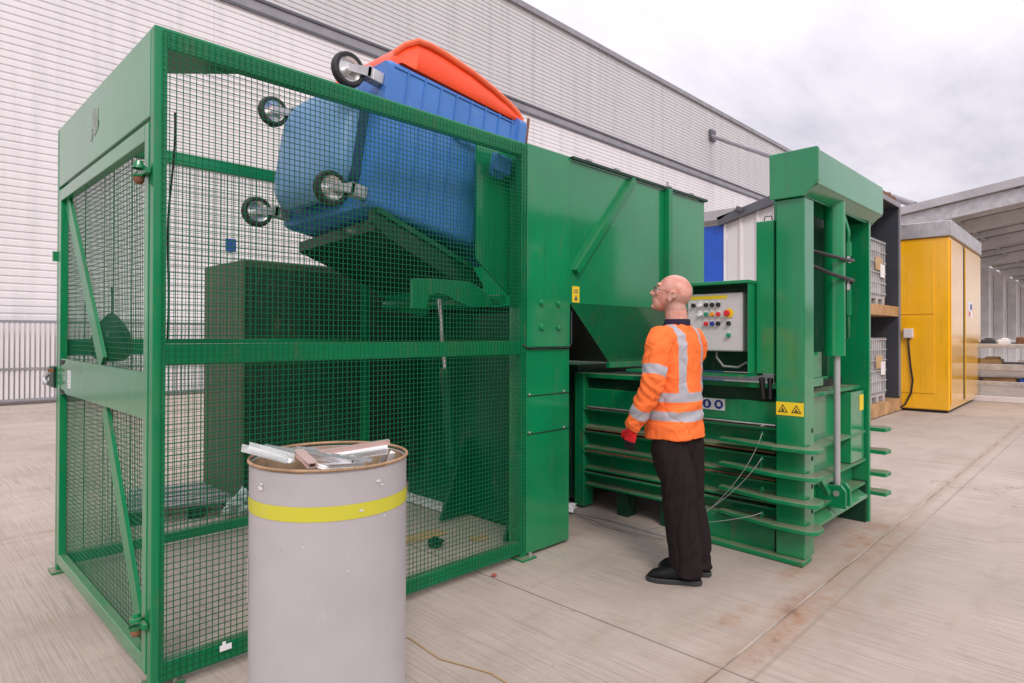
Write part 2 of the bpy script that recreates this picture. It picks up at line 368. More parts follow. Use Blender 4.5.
# steel pale fence against the foot of the warehouse
fn = thing('pale_fence',(0,YW-.3,0),'low grey metal fence of close upright pales at warehouse foot','fence')
mb = MB(); YF = YW-.32; x = -16.
while x < 9.0:
    mb.add([(x,YF,.12),(x+.022,YF-.03,.12),(x+.052,YF-.03,.12),(x+.066,YF,.12),(x,YF,1.68),(x+.022,YF-.03,1.68),(x+.052,YF-.03,1.68),(x+.066,YF,1.68)],
           [(0,1,5,4),(1,2,6,5),(2,3,7,6)]); x += .085
mb.build('pales',M['palegrey'],fn,recalc=False)
MB().box(-16,9,YF+.01,YF+.05,1.66,1.74).box(-16,9,YF-.05,YF-.031,.72,.76).box(-16,9,YF-.05,YF+.02,.075,.125).build('rails',M['trimgrey'],fn)
for i in range(11): MB().box(-16+i*2.5,-15.95+i*2.5,YF+.055,YF+.105,0,1.7).build('post',M['trimgrey'],fn)

# pipe from warehouse wall towards canopy
pp = thing('overhead_pipe',(32.6,16.5,12.6),'long thin grey overhead pipe sloping from warehouse wall towards canopy','pipe')
MB().tube([(32.64,16.54,12.60),(24,4.98,5.78)],.11,10).build('pipe_run',M['trimgrey'],pp,smooth=True)
MB().box(32.35,32.95,16.40,16.50,12.3,12.9).build('wall_flange',M['trimdark'],pp)

# ------------------------------------------------------------------ lift cage
X0,X1,Y0,Y1,ZT = .785,2.985,2.80,4.70,2.705
cg = thing('bin_lift_cage',(1.9,3.7,0),'tall green mesh safety cage around the raised blue wheelie bin','safety cage')
P = .05
def wiremesh(plane, c, a0, a1, z0, z1, step=.0256, r=.0014, name='wire_mesh', parent=cg, mat='greenwire'):
    mb = MB(); n = int((a1-a0)/step); m_ = int((z1-z0)/step)
    for i in range(n+1):
        a = a0+i*(a1-a0)/n
        if plane == 'y': mb.box(a-r,a+r,c-r,c+r,z0,z1)
        else: mb.box(c-r,c+r,a-r,a+r,z0,z1)
    for i in range(m_+1):
        z = z0+i*(z1-z0)/m_
        if plane == 'y': mb.box(a0,a1,c-r*2.4,c-r*.4,z-r,z+r)
        else: mb.box(c-r*2.4,c-r*.4,a0,a1,z-r,z+r)
    return mb.build(name,M[mat],parent,recalc=False)
def frame(name, boxes, mat='green2', parent=cg, bevel=.004):
    mb = MB()
    for q in boxes: mb.box(*q)
    return mb.build(name,M[mat],parent,bevel=bevel,seg=2)
# posts
for (a,c) in ((X0,Y0),(X0,Y1-P),(X1-P,Y1-P),(X1-P,Y0)):
    frame('corner_post',[(a,a+P,c,c+P,.012,ZT)])
for (a,c) in ((X0,Y0),(X0-.03,Y1-.09),(X1-.08,Y0-.05)):
    MB().box(a,a+.13,c,c+.12,.002,.014).build('foot_plate',M['greenrib'],cg)
    MB().revolve([(0,.035),(.013,.035),(.013,.014)],(a+.10,c+.03,0),8).build('anchor_bolt',M['steel'],cg)
# front
frame('front_top_rail',[(X0+P,X1-P,Y0,Y0+P,ZT-.085,ZT)])
frame('front_middle_rail',[(X0+P,X1-P,Y0+.002,Y0+.06,1.325,1.412)])
frame('front_bottom_rail',[(X0+P,X1-P,Y0,Y0+P,.035,.115)])
wiremesh('y',Y0-.008,X0+.03,X1-.012,.05,ZT-.02,name='front_mesh')
# back
frame('back_top_rail',[(X0+P,X1-P,Y1-P,Y1,ZT-.085,ZT)])
frame('back_middle_rail',[(X0+P,X1-P,Y1-P+.002,Y1-.002,1.32,1.42)])
frame('back_bottom_rail',[(X0+P,X1-P,Y1-P,Y1,.035,.10)])
wiremesh('y',Y1+.008,X0+.02,X1-.012,.05,ZT-.02,name='back_mesh')
# corner gussets in the roof plane
for (a,b_) in ((1,0),(0,0)):
    pass
MB().prism([(X0+P,Y0+P),(X0+.38,Y0+P),(X0+P,Y0+.38)],'z',2.63,2.638).build('roof_gusset',M['green2'],cg)
# left end: head panel and door
MB().box(X0,X0+.05,Y0+P+.002,Y1-P-.002,2.345,ZT).build('head_panel',M['green'],cg,bevel=.004)
for i_,(yy,zz,rr_) in enumerate(((3.74,2.565,.05),(3.80,2.54,.05),(3.76,2.50,.045),(3.84,2.475,.03),(3.79,2.585,.03),(3.72,2.52,.03))):
    pts = []
    for k in range(18):
        t = 2*math.pi*k/18; q = rr_*(.5+1.1*abs(noise.noise(Vector((math.cos(t)*1.9+i_*3,math.sin(t)*1.9,i_)))))
        pts.append((X0-.0012-.0002*i_,yy+q*math.cos(t)*1.3,zz+q*math.sin(t)))
    MB().add(pts,[tuple(range(18))]).build('label_residue',M['residue'],cg)
dr = MB(); D0,D1 = Y0+P+.012,Y1-P-.012; XD = X0-.002; w_ = .055
dr.box(XD,XD+.04,D0,D0+w_,.06,2.325).box(XD,XD+.04,D1-w_,D1,.06,2.325).box(XD,XD+.04,D0+w_,D1-w_,2.255,2.325).box(XD,XD+.04,D0+w_,D1-w_,.06,.125)
door = dr.build('door',M['green'],cg,bevel=.003)
def doorpart(mb,name,mat,**k): return mb.build(name,M[mat],door,**k)
bandpoly = [(D0+w_,1.10),(D1-w_-.10,1.10),(D1-w_,1.085),(D1-w_,1.30),(D1-w_-.06,1.305),(D0+w_,1.292)]
doorpart(MB().prism([(y,z) for y,z in bandpoly],'x',XD+.004,XD+.02),'lock_plate','green')
doorpart(MB().prism([(D1-w_-.02-.10*math.cos(t*math.pi/8),1.296-.03*math.sin(t*math.pi/8)) for t in range(9)],'x',XD+.001,XD+.003),'slot','darkin')
doorpart(MB().prism([(D1-w_-.02-.10*math.cos(t*math.pi/8),1.096+.025*math.sin(t*math.pi/8)) for t in range(9)],'x',XD+.001,XD+.003),'slot','darkin')
doorpart(MB().box(XD+.001,XD+.0035,4.30,4.37,1.14,1.24),'notice','stickwhite')
mb = MB()
for i in range(6): mb.box(XD-.0005,XD+.0008,4.31,4.36-.008*(i%3),1.15+i*.015,1.154+i*.015)
doorpart(mb,'notice_text','trimgrey')
doorpart(MB().bar((X0+.028,4.54,2.25),(X0+.028,3.70,1.303),.10,.018,up=(1,0,0)),'brace','green2')
doorpart(MB().bar((X0+.028,3.65,1.09),(X0+.028,3.01,.17),.09,.018,up=(1,0,0)),'brace','green2')
wiremesh('x',X0+.046,D0+.02,D1-.02,.09,2.29,name='door_mesh',parent=door)
for z in (2.115,.27):
    doorpart(MB().box(X0-.022,X0-.003,2.82,2.90,z-.012,z+.014),'hinge_plate','green2',bevel=.003)
    doorpart(MB().revolve([(0,.045),(.014,.045),(.018,.028),(.024,.026),(.026,.014)],(X0-.03,2.885,z),14).revolve([(.026,-.012),(.024,-.02),(0,-.02)],(X0-.03,2.885,z),14),'hinge_pin','green2')
    doorpart(MB().revolve([(.021,-.021),(.019,-.04),(.01,-.05),(0,-.05)],(X0-.03,2.885,z),14),'hinge_nut','brownrust')
lt = MB().box(X0-.012,X0+.03,Y1+.005,Y1+.16,1.12,1.25).build('latch_bracket',M['greendark'],cg,bevel=.003)
MB().tube([(X0-.03,Y1+.03,1.15),(X0-.045,Y1+.06,1.15),(X0-.045,Y1+.09,1.18),(X0-.03,Y1+.07,1.21)],.016,10).build('latch',M['steel'],cg,smooth=True)
MB().box(X0-.04,X0-.013,Y1+.0,Y1+.025,1.218,1.238).build('latch_knob',M['brownrust'],cg)
MB().box(X0-.02,X0+.03,Y1+.003,Y1+.03,1.9,1.96).build('hinge_lug',M['green'],cg)
# cable clipped to the front left post
pts = [(X0+.078+.012*math.sin(z*3.1)+.006*math.sin(z*9),Y0+.045,z) for z in [1.43+i*.05 for i in range(20)]]
MB().tube(pts,.0045,6).build('cable',M['hose'],cg,smooth='all')
# dirty white rag tag on bottom rail
MB().box(1.05,1.10,Y0-.013,Y0-.011,.085,.11).box(1.06,1.075,Y0-.0134,Y0-.0132,.108,.125).build('torn_label',M['stickwhite'],cg)
# solid side panel joined to the cage
XP0,XP1 = X1+.003,3.43
pn = MB().box(XP0,XP1,Y0+.004,Y0+.16,.02,1.355).build('side_panel',M['green'],cg,bevel=.003)
pn2 = MB().box(XP0,XP1,Y0-.004,Y0+.16,1.372,2.71).build('side_panel',M['green'],cg,bevel=.003)
for z in (1.05,.80):
    MB().box(XP0+.004,XP1-.004,Y0+.0015,Y0+.0035,z-.003,z+.004).build('seam',M['darkin'],cg)
    for x in (XP0+.03,XP1-.06): MB().ell((x,Y0+.001,z+.012),(.008,.006,.008),n=8,m=6).build('rivet',M['steel'],cg)
for x in (3.126,3.30):
    for z in (1.505,1.67):
        MB().revolve([(0,-.018),(.014,-.018),(.016,-.013),(.022,-.012),(.022,0)],(x,Y0-.004,z),12,'y').build('bolt_head',M['green'],cg)
MB().tube([(XP0-.05,Y0-.012,1.39),(XP0-.01,Y0-.014,1.368),(XP0+.12,Y0-.012,1.363),(XP1-.02,Y0-.012,1.366),(XP1+.006,Y0-.012,1.40),(XP1+.006,Y0-.01,1.62)],.005,6).build('sensor_cable',M['hose'],cg,smooth='all')

# hanging dark green sack behind door
sk = thing('hanging_sack',(1.02,4.45,1.28),'dark green teardrop sack on a short chain inside the cage','sack')
prof = [(0,0),(.07,.008),(.11,.05),(.115,.12),(.095,.19),(.06,.25),(.025,.29),(.012,.30)]
sm = MB().revolve([(r*1.0,z) for r,z in prof],(1.02,4.45,1.28),20).build('sack_body',M['greendark'],sk,smooth='all')
MB().tube([(1.02,4.45,1.575),(1.022,4.45,1.66),(1.018,4.45,1.74)],.005,6).build('chain',M['greendark'],sk)

# ------------------------------------------------------------------ bin lifting mechanism inside
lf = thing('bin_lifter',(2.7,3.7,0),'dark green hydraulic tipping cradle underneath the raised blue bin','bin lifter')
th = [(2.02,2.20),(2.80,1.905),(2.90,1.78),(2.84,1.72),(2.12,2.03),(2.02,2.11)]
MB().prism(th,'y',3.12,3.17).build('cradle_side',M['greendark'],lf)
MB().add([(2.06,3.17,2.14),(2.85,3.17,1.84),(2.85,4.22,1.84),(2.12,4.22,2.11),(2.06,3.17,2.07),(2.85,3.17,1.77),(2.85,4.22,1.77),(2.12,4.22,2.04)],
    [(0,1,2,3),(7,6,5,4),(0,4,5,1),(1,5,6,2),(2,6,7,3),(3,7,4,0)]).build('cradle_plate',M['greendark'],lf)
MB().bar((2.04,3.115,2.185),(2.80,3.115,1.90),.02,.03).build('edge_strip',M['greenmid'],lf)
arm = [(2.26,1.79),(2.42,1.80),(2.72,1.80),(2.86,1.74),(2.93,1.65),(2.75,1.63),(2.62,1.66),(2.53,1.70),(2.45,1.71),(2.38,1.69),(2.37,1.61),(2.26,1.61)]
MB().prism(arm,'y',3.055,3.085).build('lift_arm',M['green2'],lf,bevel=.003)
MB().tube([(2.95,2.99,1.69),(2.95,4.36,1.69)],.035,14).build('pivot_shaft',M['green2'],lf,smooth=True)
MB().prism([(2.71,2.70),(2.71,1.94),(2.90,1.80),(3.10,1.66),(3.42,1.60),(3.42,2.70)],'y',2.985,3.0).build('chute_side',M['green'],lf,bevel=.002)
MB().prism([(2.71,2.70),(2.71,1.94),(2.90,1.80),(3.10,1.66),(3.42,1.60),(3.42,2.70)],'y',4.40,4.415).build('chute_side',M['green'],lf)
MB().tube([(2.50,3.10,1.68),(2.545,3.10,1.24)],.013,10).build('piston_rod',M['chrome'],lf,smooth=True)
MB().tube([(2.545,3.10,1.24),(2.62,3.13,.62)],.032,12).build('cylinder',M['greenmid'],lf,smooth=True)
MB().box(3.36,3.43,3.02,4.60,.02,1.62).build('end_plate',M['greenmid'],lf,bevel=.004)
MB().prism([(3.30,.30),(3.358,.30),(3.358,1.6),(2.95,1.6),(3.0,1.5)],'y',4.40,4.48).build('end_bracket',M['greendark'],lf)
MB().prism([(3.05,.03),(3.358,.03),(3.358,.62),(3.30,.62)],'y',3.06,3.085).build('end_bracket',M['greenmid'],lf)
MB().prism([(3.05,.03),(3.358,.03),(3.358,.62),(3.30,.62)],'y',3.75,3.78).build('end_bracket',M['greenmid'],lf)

# ------------------------------------------------------------------ wheelie bin, tipped on its side
wb = thing('wheelie_bin',(1.99,3.65,2.627),'large blue four-wheeled bin with orange lid, tipped sideways high in the cage','wheelie bin',rot=(0,R(98.7),0))
ORG[wb.name] = Vector((0,0,0))
def rrect(hx, hy, z, r=.07, n=5, cx=0, cy=0):
    pts = []
    for (sx,sy,a0) in ((1,1,0),(-1,1,90),(-1,-1,180),(1,-1,270)):
        for k in range(n+1):
            a = R(a0+90*k/n); pts.append(Vector((cx+sx*(hx-r)+r*math.cos(a), cy+sy*(hy-r)+r*math.sin(a), z)))
    return pts
rings = [rrect(hx_,hy_,z_,r_,cx=-.025) for (hx_,hy_,z_,r_) in ((.45,.545,.062,.05),(.46,.55,.09,.05),(.50,.575,1.12,.06),(.50,.575,1.121,.06),(.525,.60,1.13,.06),(.525,.60,1.20,.06),(.475,.555,1.20,.05),(.455,.54,1.1,.05),(.41,.50,.10,.05))]
body = MB().loft(rings).build('body',M['blue'],wb,smooth=True)
MB().loft([rrect(.30,.40,.061,.08),rrect(.30,.40,.0,.08)]).build('recess',paint('blue plastic with painted shade',(.015,.035,.09),.5,.1),wb)  # gap behind the base shell, its shade put into the plastic colour
MB().loft([rrect(hx_,hy_,z_,r_,cy=.05,cx=-.01) for (hx_,hy_,z_,r_) in ((.14,.22,-.112,.12),(.24,.34,-.105,.16),(.33,.41,-.08,.18),(.37,.445,-.035,.20),(.37,.445,.0,.20))]).build('base_shell',paint('faded blue plastic',(.12,.25,.46),.4,.12,(.35,.42,.5),var=.08,scale=3),wb,smooth=True)
for y_ in (-1,1):
    mb = MB()
    for i in range(8):
        z = .20+i*.125; hy = .551+.024*(z-.1); hx = .44+.054*(z-.1)
        mb.bar((-hx-.01,y_*(hy+.001),z),(hx-.03,y_*(hy+.001),z),.010,.012,up=(0,1,0))
    mb.bar((-.44,y_*.552,.10),(-.49,y_*.574,1.10),.010,.010,up=(0,1,0))
    mb.build('ribs',M['blue'],wb)
for s_ in (-1,1):
    mb = MB()
    for i in range(10):
        y = -.45+i*.10
        mb.bar((s_*.455-.025,y*.95,.12),(s_*.499-.025,y,1.10),.012,.012)
    mb.build('ribs',M['blue'],wb)
MB().tube([(-.20,-.57,.58),(-.20,-.61,.62),(-.20,-.61,.76),(-.20,-.575,.80)],.014,8).build('side_handle',M['blue'],wb,smooth=True)
MB().bar((-.27,-.59,.60),(-.23,-.60,.70),.025,.025).build('stay_bar',M['brownrust'],wb)
# trunnion bracket near rim
MB().box(-.16,.0,-.70,-.50,.84,.95).box(-.14,-.02,-.74,-.70,.82,.97).build('trunnion',M['blue'],wb,bevel=.01,local=True)
MB().box(-.10,.08,.60,.70,1.02,1.12).build('trunnion',M['blue'],wb,bevel=.01)
MB().box(-.57,-.38,-.60,-.585,1.203,1.225).build('hinge_bracket',M['brownrust'],wb,bevel=.004)
# lid folded back over the upper side
secs = [(.15,.0,.0),(.145,.03,.05),(.16,.09,.10),(.20,.142,.15),(.25,.168,.15),(.33,.180,.17),(.45,.180,.16),(.7,.158,.10),(.9,.122,.1),(1.05,.085,.04),(1.15,.05,.02),(1.20,.010,.0)]
rings = []
for (z,h,fl) in secs:
    base = -(.482+.05*max(0,min(z,1.2))/1.2)-.010; wy = .558*min(1,.74+max(0,z-.14)*2.4)
    ring = []
    for t in (-1,-.985,-.95,-.86,-.5,0,.5,.86,.95,.985,1):
        k = {1:.05,.985:.55,.95:.86,.86:1,.5:1.02,0:1.04}[abs(t)]
        ring.append(Vector((base-.004-h*k*1.12, t*wy, z)))
    for t in (1,0,-1): ring.append(Vector((base+.010, t*.548, z)))
    rings.append(ring)
lid = MB().loft(rings).build('lid',M['orange'],wb,smooth=True)
rim = [( -(.405+.095*z/1.2)-.039-h*.5, -.617, z) for (z,h,_) in secs[:9]]
MB().tube([(-(.482+.05*max(z,0)/1.2)-.014-h*1.12*.92,-.54*min(1,.74+max(0,z-.14)*2.4),z) for (z,h,_) in secs[2:]],.020,8).build('lid_rim',paint('light orange rim',(.95,.16,.06),.35,.03),lid,smooth=True)
# castors
def castor(px, py):
    c0 = MB().box(px-.035,px+.035,py-.035,py+.035,-.012,.062).box(px-.035,px+.035,py-.035,py+.035,-.04,-.0125).build('castor',M['steel'],wb,bevel=.004)
    off = .035
    fk = MB()
    for s_ in (-1,1): fk.add([(px-.03,py+s_*.034,-.03),(px+.03,py+s_*.034,-.03),(px+off+.022,py+s_*.034,-.17),(px+off-.02,py+s_*.034,-.17),
                              (px-.03,py+s_*.04,-.03),(px+.03,py+s_*.04,-.03),(px+off+.022,py+s_*.04,-.17),(px+off-.02,py+s_*.04,-.17)],
                             [(0,1,2,3),(7,6,5,4),(0,4,5,1),(1,5,6,2),(2,6,7,3),(3,7,4,0)])
    fk.box(px-.035,px+.035,py-.04,py+.04,-.05,-.03).build('fork',M['steel'],c0)
    c = (px+off,py,-.155)
    MB().revolve([(.070,-.022),(.088,-.025),(.098,-.019),(.102,0),(.098,.019),(.088,.025),(.070,.022),(.070,-.022)],c,28,'y').build('tyre',M['rubber'],c0,smooth=True)
    MB().revolve([(0,-.033),(.02,-.033),(.02,-.012),(.055,-.010),(.070,-.021),(.070,.021),(.055,.010),(.02,.012),(.02,.033),(0,.033)],c,24,'y').build('hub',M['chrome'],c0,smooth=True)
for px in (-.352,.352):
    for py in (-.48,.48): castor(px,py)

# ------------------------------------------------------------------ baler: hopper, press, control box
bl = thing('baler',(4.7,2.3,0),'green waste baler with tall hopper, press frame and control box','baler')
HX0,HX1,HY1 = 3.433,5.39,4.55
t_ = .008
G = M['green']
MB().box(HX0,HX1,Y0,Y0+t_,1.68,2.69).build('hopper_wall',G,bl)
MB().box(HX1-t_,HX1,Y0+t_,HY1,1.68,2.69).box(HX0,HX1,HY1,HY1+t_,1.0,2.69).build('hopper_wall',G,bl)
MB().box(HX0,HX1+.02,Y0-.028,Y0+.002,2.692,2.712).box(HX1-.02,HX1+.02,Y0+.004,HY1+.02,2.692,2.712).build('hopper_lip',M['greendark'],bl)
fb = MB(); B = [(4.20,3.02,1.235),(5.38,3.02,1.235),(5.38,4.4,1.235),(4.20,4.4,1.235)]
Tp = [(HX0,Y0,1.678),(HX1,Y0,1.678),(HX1,HY1,1.678),(HX0,HY1,1.678)]
fb.add(B+Tp,[(0,1,5,4),(1,2,6,5),(2,3,7,6)]); fb.cm = 1; fb.add([B[3],B[0],Tp[0],Tp[3]],[(0,1,2,3)])  # left funnel face blackened to stand for its shade
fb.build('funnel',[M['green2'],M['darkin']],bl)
MB().box(4.17,5.38,2.99,3.02,1.19,1.235).build('funnel_flange',M['greenrib'],bl)
MB().bar((4.19,Y0-.022,2.68),(3.47,Y0-.022,1.90),.045,.04,up=(0,1,0)).build('brace',M['green2'],bl)
MB().box(4.685,4.745,Y0-.05,Y0-.001,1.69,2.69).build('stiffener',M['green2'],bl,bevel=.003)
for x in (3.6,3.95,4.72,5.1): MB().box(x,x+.05,Y0-.03,Y0+.0,2.714,2.728).build('lip_bolt',M['steel'],bl)
MB().tube([(4.72,Y0-.01,2.714),(4.715,Y0-.01,2.76),(4.735,Y0-.01,2.76),(4.735,Y0-.01,2.714)],.006,6).build('lifting_eye',M['steel'],bl)
def sticker(x0,x1,y,z0,z1,mat,parent=bl,name='sticker'): return MB().box(x0,x1,y-.003,y-.001,z0,z1).build(name,M[mat],parent)
sg = sticker(3.455,3.535,Y0,1.685,1.80,'yellowsign',name='warning_sign')
MB().prism([(3.475,1.70),(3.515,1.70),(3.495,1.74)],'y',Y0-.004,Y0-.0032).box(3.47,3.52,Y0-.004,Y0-.0032,1.755,1.762).box(3.47,3.515,Y0-.004,Y0-.0032,1.77,1.776).build('symbol',M['trimdark'],sg)
# press chamber long side (faces the yard, -x): stack of channels with slots
XC = 4.20; YA,YB = 1.64,3.25
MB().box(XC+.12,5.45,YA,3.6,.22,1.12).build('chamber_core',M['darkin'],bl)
MB().box(XC-.02,XC+.12,YA,YB,1.10,1.135).build('chamber_ledge',M['greenrib'],bl,bevel=.002)
MB().box(XC+.03,XC+.05,YA,YB,1.0,1.10).build('chamber_strip',M['greendark'],bl)  # recess strip, its shade carried by the dark green
MB().box(XC-.005,XC+.10,YA,YB,.86,1.01).build('side_channel',G,bl,bevel=.004)
slots = [(.675,.84),(.505,.655),(.335,.485),(.20,.315)]
for a,b_ in slots:
    MB().prism([(XC-.035,b_),(XC+.10,b_),(XC+.10,a),(XC-.02,a),(XC-.02,a+.014),(XC+.05,a+.03),(XC+.05,b_-.02),(XC-.035,b_-.012)],'y',YA,YB).build('side_channel',M['greenrib'],bl)
MB().box(XC-.03,XC+.10,YB,YB+.10,.02,1.135).build('end_post',M['green2'],bl,bevel=.004)
for y in (2.95,2.55): MB().box(XC+.02,XC+.14,y-.10,y+.0,.0,.20).build('foot_block',M['greendark'],bl)
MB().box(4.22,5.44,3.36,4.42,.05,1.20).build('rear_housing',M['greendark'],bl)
# skid plate and toe ledge
MB().prism([(4.07,1.45),(4.23,1.45),(4.23,2.15),(4.10,2.15)],'z',.004,.035).build('skid_plate',M['greenrib'],bl,bevel=.004)
MB().box(4.16,4.26,1.66,2.3,.035,.20).build('skid_web',M['green2'],bl)
# near column
NC = MB().box(4.12,4.285,1.455,1.635,.036,2.334).build('near_column',G,bl,bevel=.006,seg=2)
for z in (.30,.46,.64,.82): MB().ell((4.25,1.455,z+.02),(.014,.006,.018),n=8,m=6).build('wire_hole',M['darkin'],bl)
# far column
MB().box(5.46,5.50,1.442,1.75,.0,2.345).build('far_column',G,bl,bevel=.004)
MB().box(5.42,5.459,1.46,1.70,.0,.32).build('far_foot',M['greendark'],bl)
# header
MB().prism([(1.362,2.42),(1.45,2.335),(1.665,2.335),(1.668,2.632),(1.372,2.634),(1.362,2.624)],'x',4.09,4.115).build('header_end_plate',G,bl,bevel=.004)
MB().prism([(1.375,2.42),(1.46,2.335),(1.50,2.20),(1.665,2.20),(1.668,2.632),(1.40,2.632),(1.375,2.61)],'x',5.56,5.585).build('header_end_plate',G,bl,bevel=.003)
MB().box(4.116,5.559,1.372,1.387,2.40,2.624).build('header_face',G,bl,bevel=.005)
MB().box(4.116,5.559,1.401,1.66,2.605,2.622).box(4.116,5.559,1.46,1.475,2.34,2.41).prism([(1.376,2.398),(1.458,2.345),(1.458,2.36),(1.388,2.398)],'x',4.116,5.559).build('header_beam',G,bl)
MB().box(4.116,5.559,1.645,1.66,2.34,2.604).build('header_back',M['green2'],bl)
# recessed back wall of the press mouth
MB().box(4.30,4.75,1.70,1.72,1.06,2.58).build('guide_plate',G,bl)
MB().box(4.44,5.45,1.745,1.765,.30,2.60).build('ram_plate',M['greendark'],bl)
MB().box(4.72,4.75,1.64,1.744,1.06,2.34).build('guide_rail',M['green2'],bl)
# press door below: shelf, box ribs
MB().box(4.27,5.44,1.50,1.90,1.04,1.065).build('door_shelf',M['greenrib'],bl,bevel=.002)
dd = MB().box(4.27,5.44,1.56,1.60,.28,1.039).build('press_door',G,bl)
MB().box(4.30,4.72,1.54,1.559,1.10,1.16).box(4.30,4.72,1.55,1.559,1.16,1.34).build('upper_door',G,bl,bevel=.003)
MB().box(5.10,5.42,1.47,1.555,.50,1.03).build('hinge_box',G,bl,bevel=.004)
for z in (.70,.48,.30): MB().prism([(4.28,1.46),(5.44,1.46),(5.44,1.559),(4.28,1.559)],'z',z,z+.016).build('door_rib',M['greenrib'],bl)
MB().add([(4.27,1.56,.29),(5.44,1.56,.29),(5.44,1.45,.215),(4.27,1.45,.215),(4.27,1.56,.27),(5.44,1.56,.27),(5.44,1.45,.195),(4.27,1.45,.195)],
   [(0,1,2,3),(7,6,5,4),(0,4,5,1),(1,5,6,2),(2,6,7,3),(3,7,4,0)]).build('apron',G,bl)
MB().box(5.0,5.2,1.66,1.80,1.067,1.14).box(5.07,5.10,1.68,1.71,1.14,1.24).build('lock_block',M['green2'],bl,bevel=.005)
st2 = sticker(5.30,5.40,1.47,.88,1.0,'yellowsign')
# cylinder
cy = MB().tube([(4.70,1.460,1.315),(4.70,1.460,2.40)],.068,24).build('cylinder',G,bl,smooth=True)
MB().tube([(4.70,1.445,.40),(4.70,1.445,1.314)],.022,16).build('piston_rod',paint('dull chrome rod',(.42,.41,.42),.3,.05,metal=.3),bl,smooth=True)
for s_ in (-1,1): MB().prism([(1.37,.27),(1.56,.27),(1.56,.36),(1.50,.42),(1.40,.43),(1.37,.39)],'x',4.70+s_*.05-.012,4.70+s_*.05+.012).build('clevis',M['green2'],bl,bevel=.004)
MB().tube([(4.63,1.43,.37),(4.77,1.43,.37)],.02,10).build('clevis_pin',M['steel'],bl)
MB().bar((4.42,1.46,.50),(4.56,1.46,.38),.03,.04).build('lock_tab',M['green2'],bl)
for pts in ([(4.25,1.50,2.02),(4.50,1.42,1.99),(4.70,1.375,1.975),(4.85,1.385,1.985),(4.86,1.40,2.0)],
            [(4.25,1.50,1.93),(4.50,1.42,1.87),(4.70,1.375,1.845),(4.85,1.385,1.845),(4.86,1.40,1.83)]):
    MB().tube(pts,.013,8).build('hose',M['hose'],bl,smooth='all')
MB().tube([(4.84,1.40,1.985),(4.86,1.42,1.99),(4.86,1.42,2.06)],.017,8).tube([(4.84,1.40,1.848),(4.86,1.42,1.84),(4.86,1.42,1.77)],.017,8).build('hose_fitting',M['chrome'],bl,smooth=True)
MB().tube([(4.86,1.42,2.06),(4.87,1.42,2.2),(4.90,1.46,2.32),(4.88,1.5,2.42)],.014,8).build('hose',M['green2'],bl,smooth='all')
MB().tube([(4.86,1.42,1.77),(4.865,1.42,1.45),(4.94,1.46,1.42),(4.92,1.5,1.55),(4.90,1.5,2.2)],.012,8).build('hose',M['green2'],bl,smooth='all')
MB().tube([(4.86,1.42,2.02),(4.86,1.42,2.12)],.024,8).build('hose_sleeve',M['green2'],bl,smooth=True)
MB().tube([(4.86,1.42,1.78),(4.86,1.42,1.60)],.024,8).build('hose_sleeve',M['green2'],bl,smooth=True)
# rib plates round the near column, and their twins at the far side
def ribplate(z):
    poly = [(4.115,2.03),(4.05,1.75),(4.02,1.62),(4.02,1.42),(4.035,1.385),(4.07,1.355),(4.16,1.355),(4.21,1.375),(4.25,1.44),(4.119,1.455),(4.118,1.64),(4.17,1.66),(4.17,2.03)]
    mb = MB().prism(poly,'z',z-.013,z+.013)
    return mb.build('rib_plate',M['greenrib'],bl,bevel=.003)
for z in (.735,.565,.40,.235): ribplate(z)
for z in (.72,.545,.37,.22):
    MB().prism([(5.501,1.62),(5.62,1.50),(5.66,1.38),(5.62,1.33),(5.501,1.34)],'z',z-.015,z+.015).build('rib_plate',M['greenrib'],bl,bevel=.003)
# hooks carrying baling wire
for z in (.82,.66,.46,.30):
    MB().tube([(4.09,1.72,z-.10),(4.09,1.72,z-.02),(4.08,1.715,z),(4.06,1.70,z+.005),(4.05,1.69,z-.015)],.0035,6).build('wire_hook',M['green2'],bl)
MB().box(4.07,4.11,1.70,1.715,.86,.868).build('wire_guide',M['steel'],bl)
for i in range(3): MB().tube([(4.150,YA+.01,.862-.005*i-0.175*i),(4.150,3.2,.862-.005*i-.175*i)],.006,6).build('wire_rod',M['brownrust'] if i else M['steel'],bl)
# signs
ws = MB().box(4.1165,4.119,1.46,1.632,.94,1.025).build('warning_sign',M['yellowsign'],bl)
mb = MB()
for yc in (1.59,1.505):
    a = [(yc-.032,.958),(yc+.032,.958),(yc,1.012)]; b_ = [(yc-.022,.964),(yc+.022,.964),(yc,1.002)]
    n = 3
    for i in range(3):
        j = (i+1)%3; mb.add([(4.1155,*a[i]),(4.1155,*a[j]),(4.1155,*b_[j]),(4.1155,*b_[i])],[(0,1,2,3)])
mb.box(4.1145,4.1155,1.582,1.598,.967,.975).box(4.1145,4.1155,1.586,1.594,.975,.986).box(4.1145,4.1155,1.495,1.515,.967,.974).box(4.1145,4.1155,1.503,1.508,.974,.988)
mb.build('symbol',M['blacksign'],ws)
ps = MB().box(XC-.008,XC-.0055,2.02,2.20,.925,1.005).build('safety_sign',M['stickwhite'],bl)
for yc in (2.155,2.065):
    MB().revolve([(0,-.0005),(.033,-.0005),(.033,0)],(XC-.0085,yc,.965),20,'x').build('symbol_disc',M['bluesign'],ps)
MB().box(XC-.0102,XC-.0094,2.145,2.165,.948,.975).box(XC-.0102,XC-.0094,2.148,2.152,.975,.985).box(XC-.0102,XC-.0094,2.156,2.160,.975,.987).build('symbol',M['stickwhite'],ps)
MB().revolve([(0,0),(.015,0)],(XC-.0095,2.065,.968),12,'x').box(XC-.0102,XC-.0096,2.05,2.08,.952,.958).build('symbol',M['stickwhite'],ps)
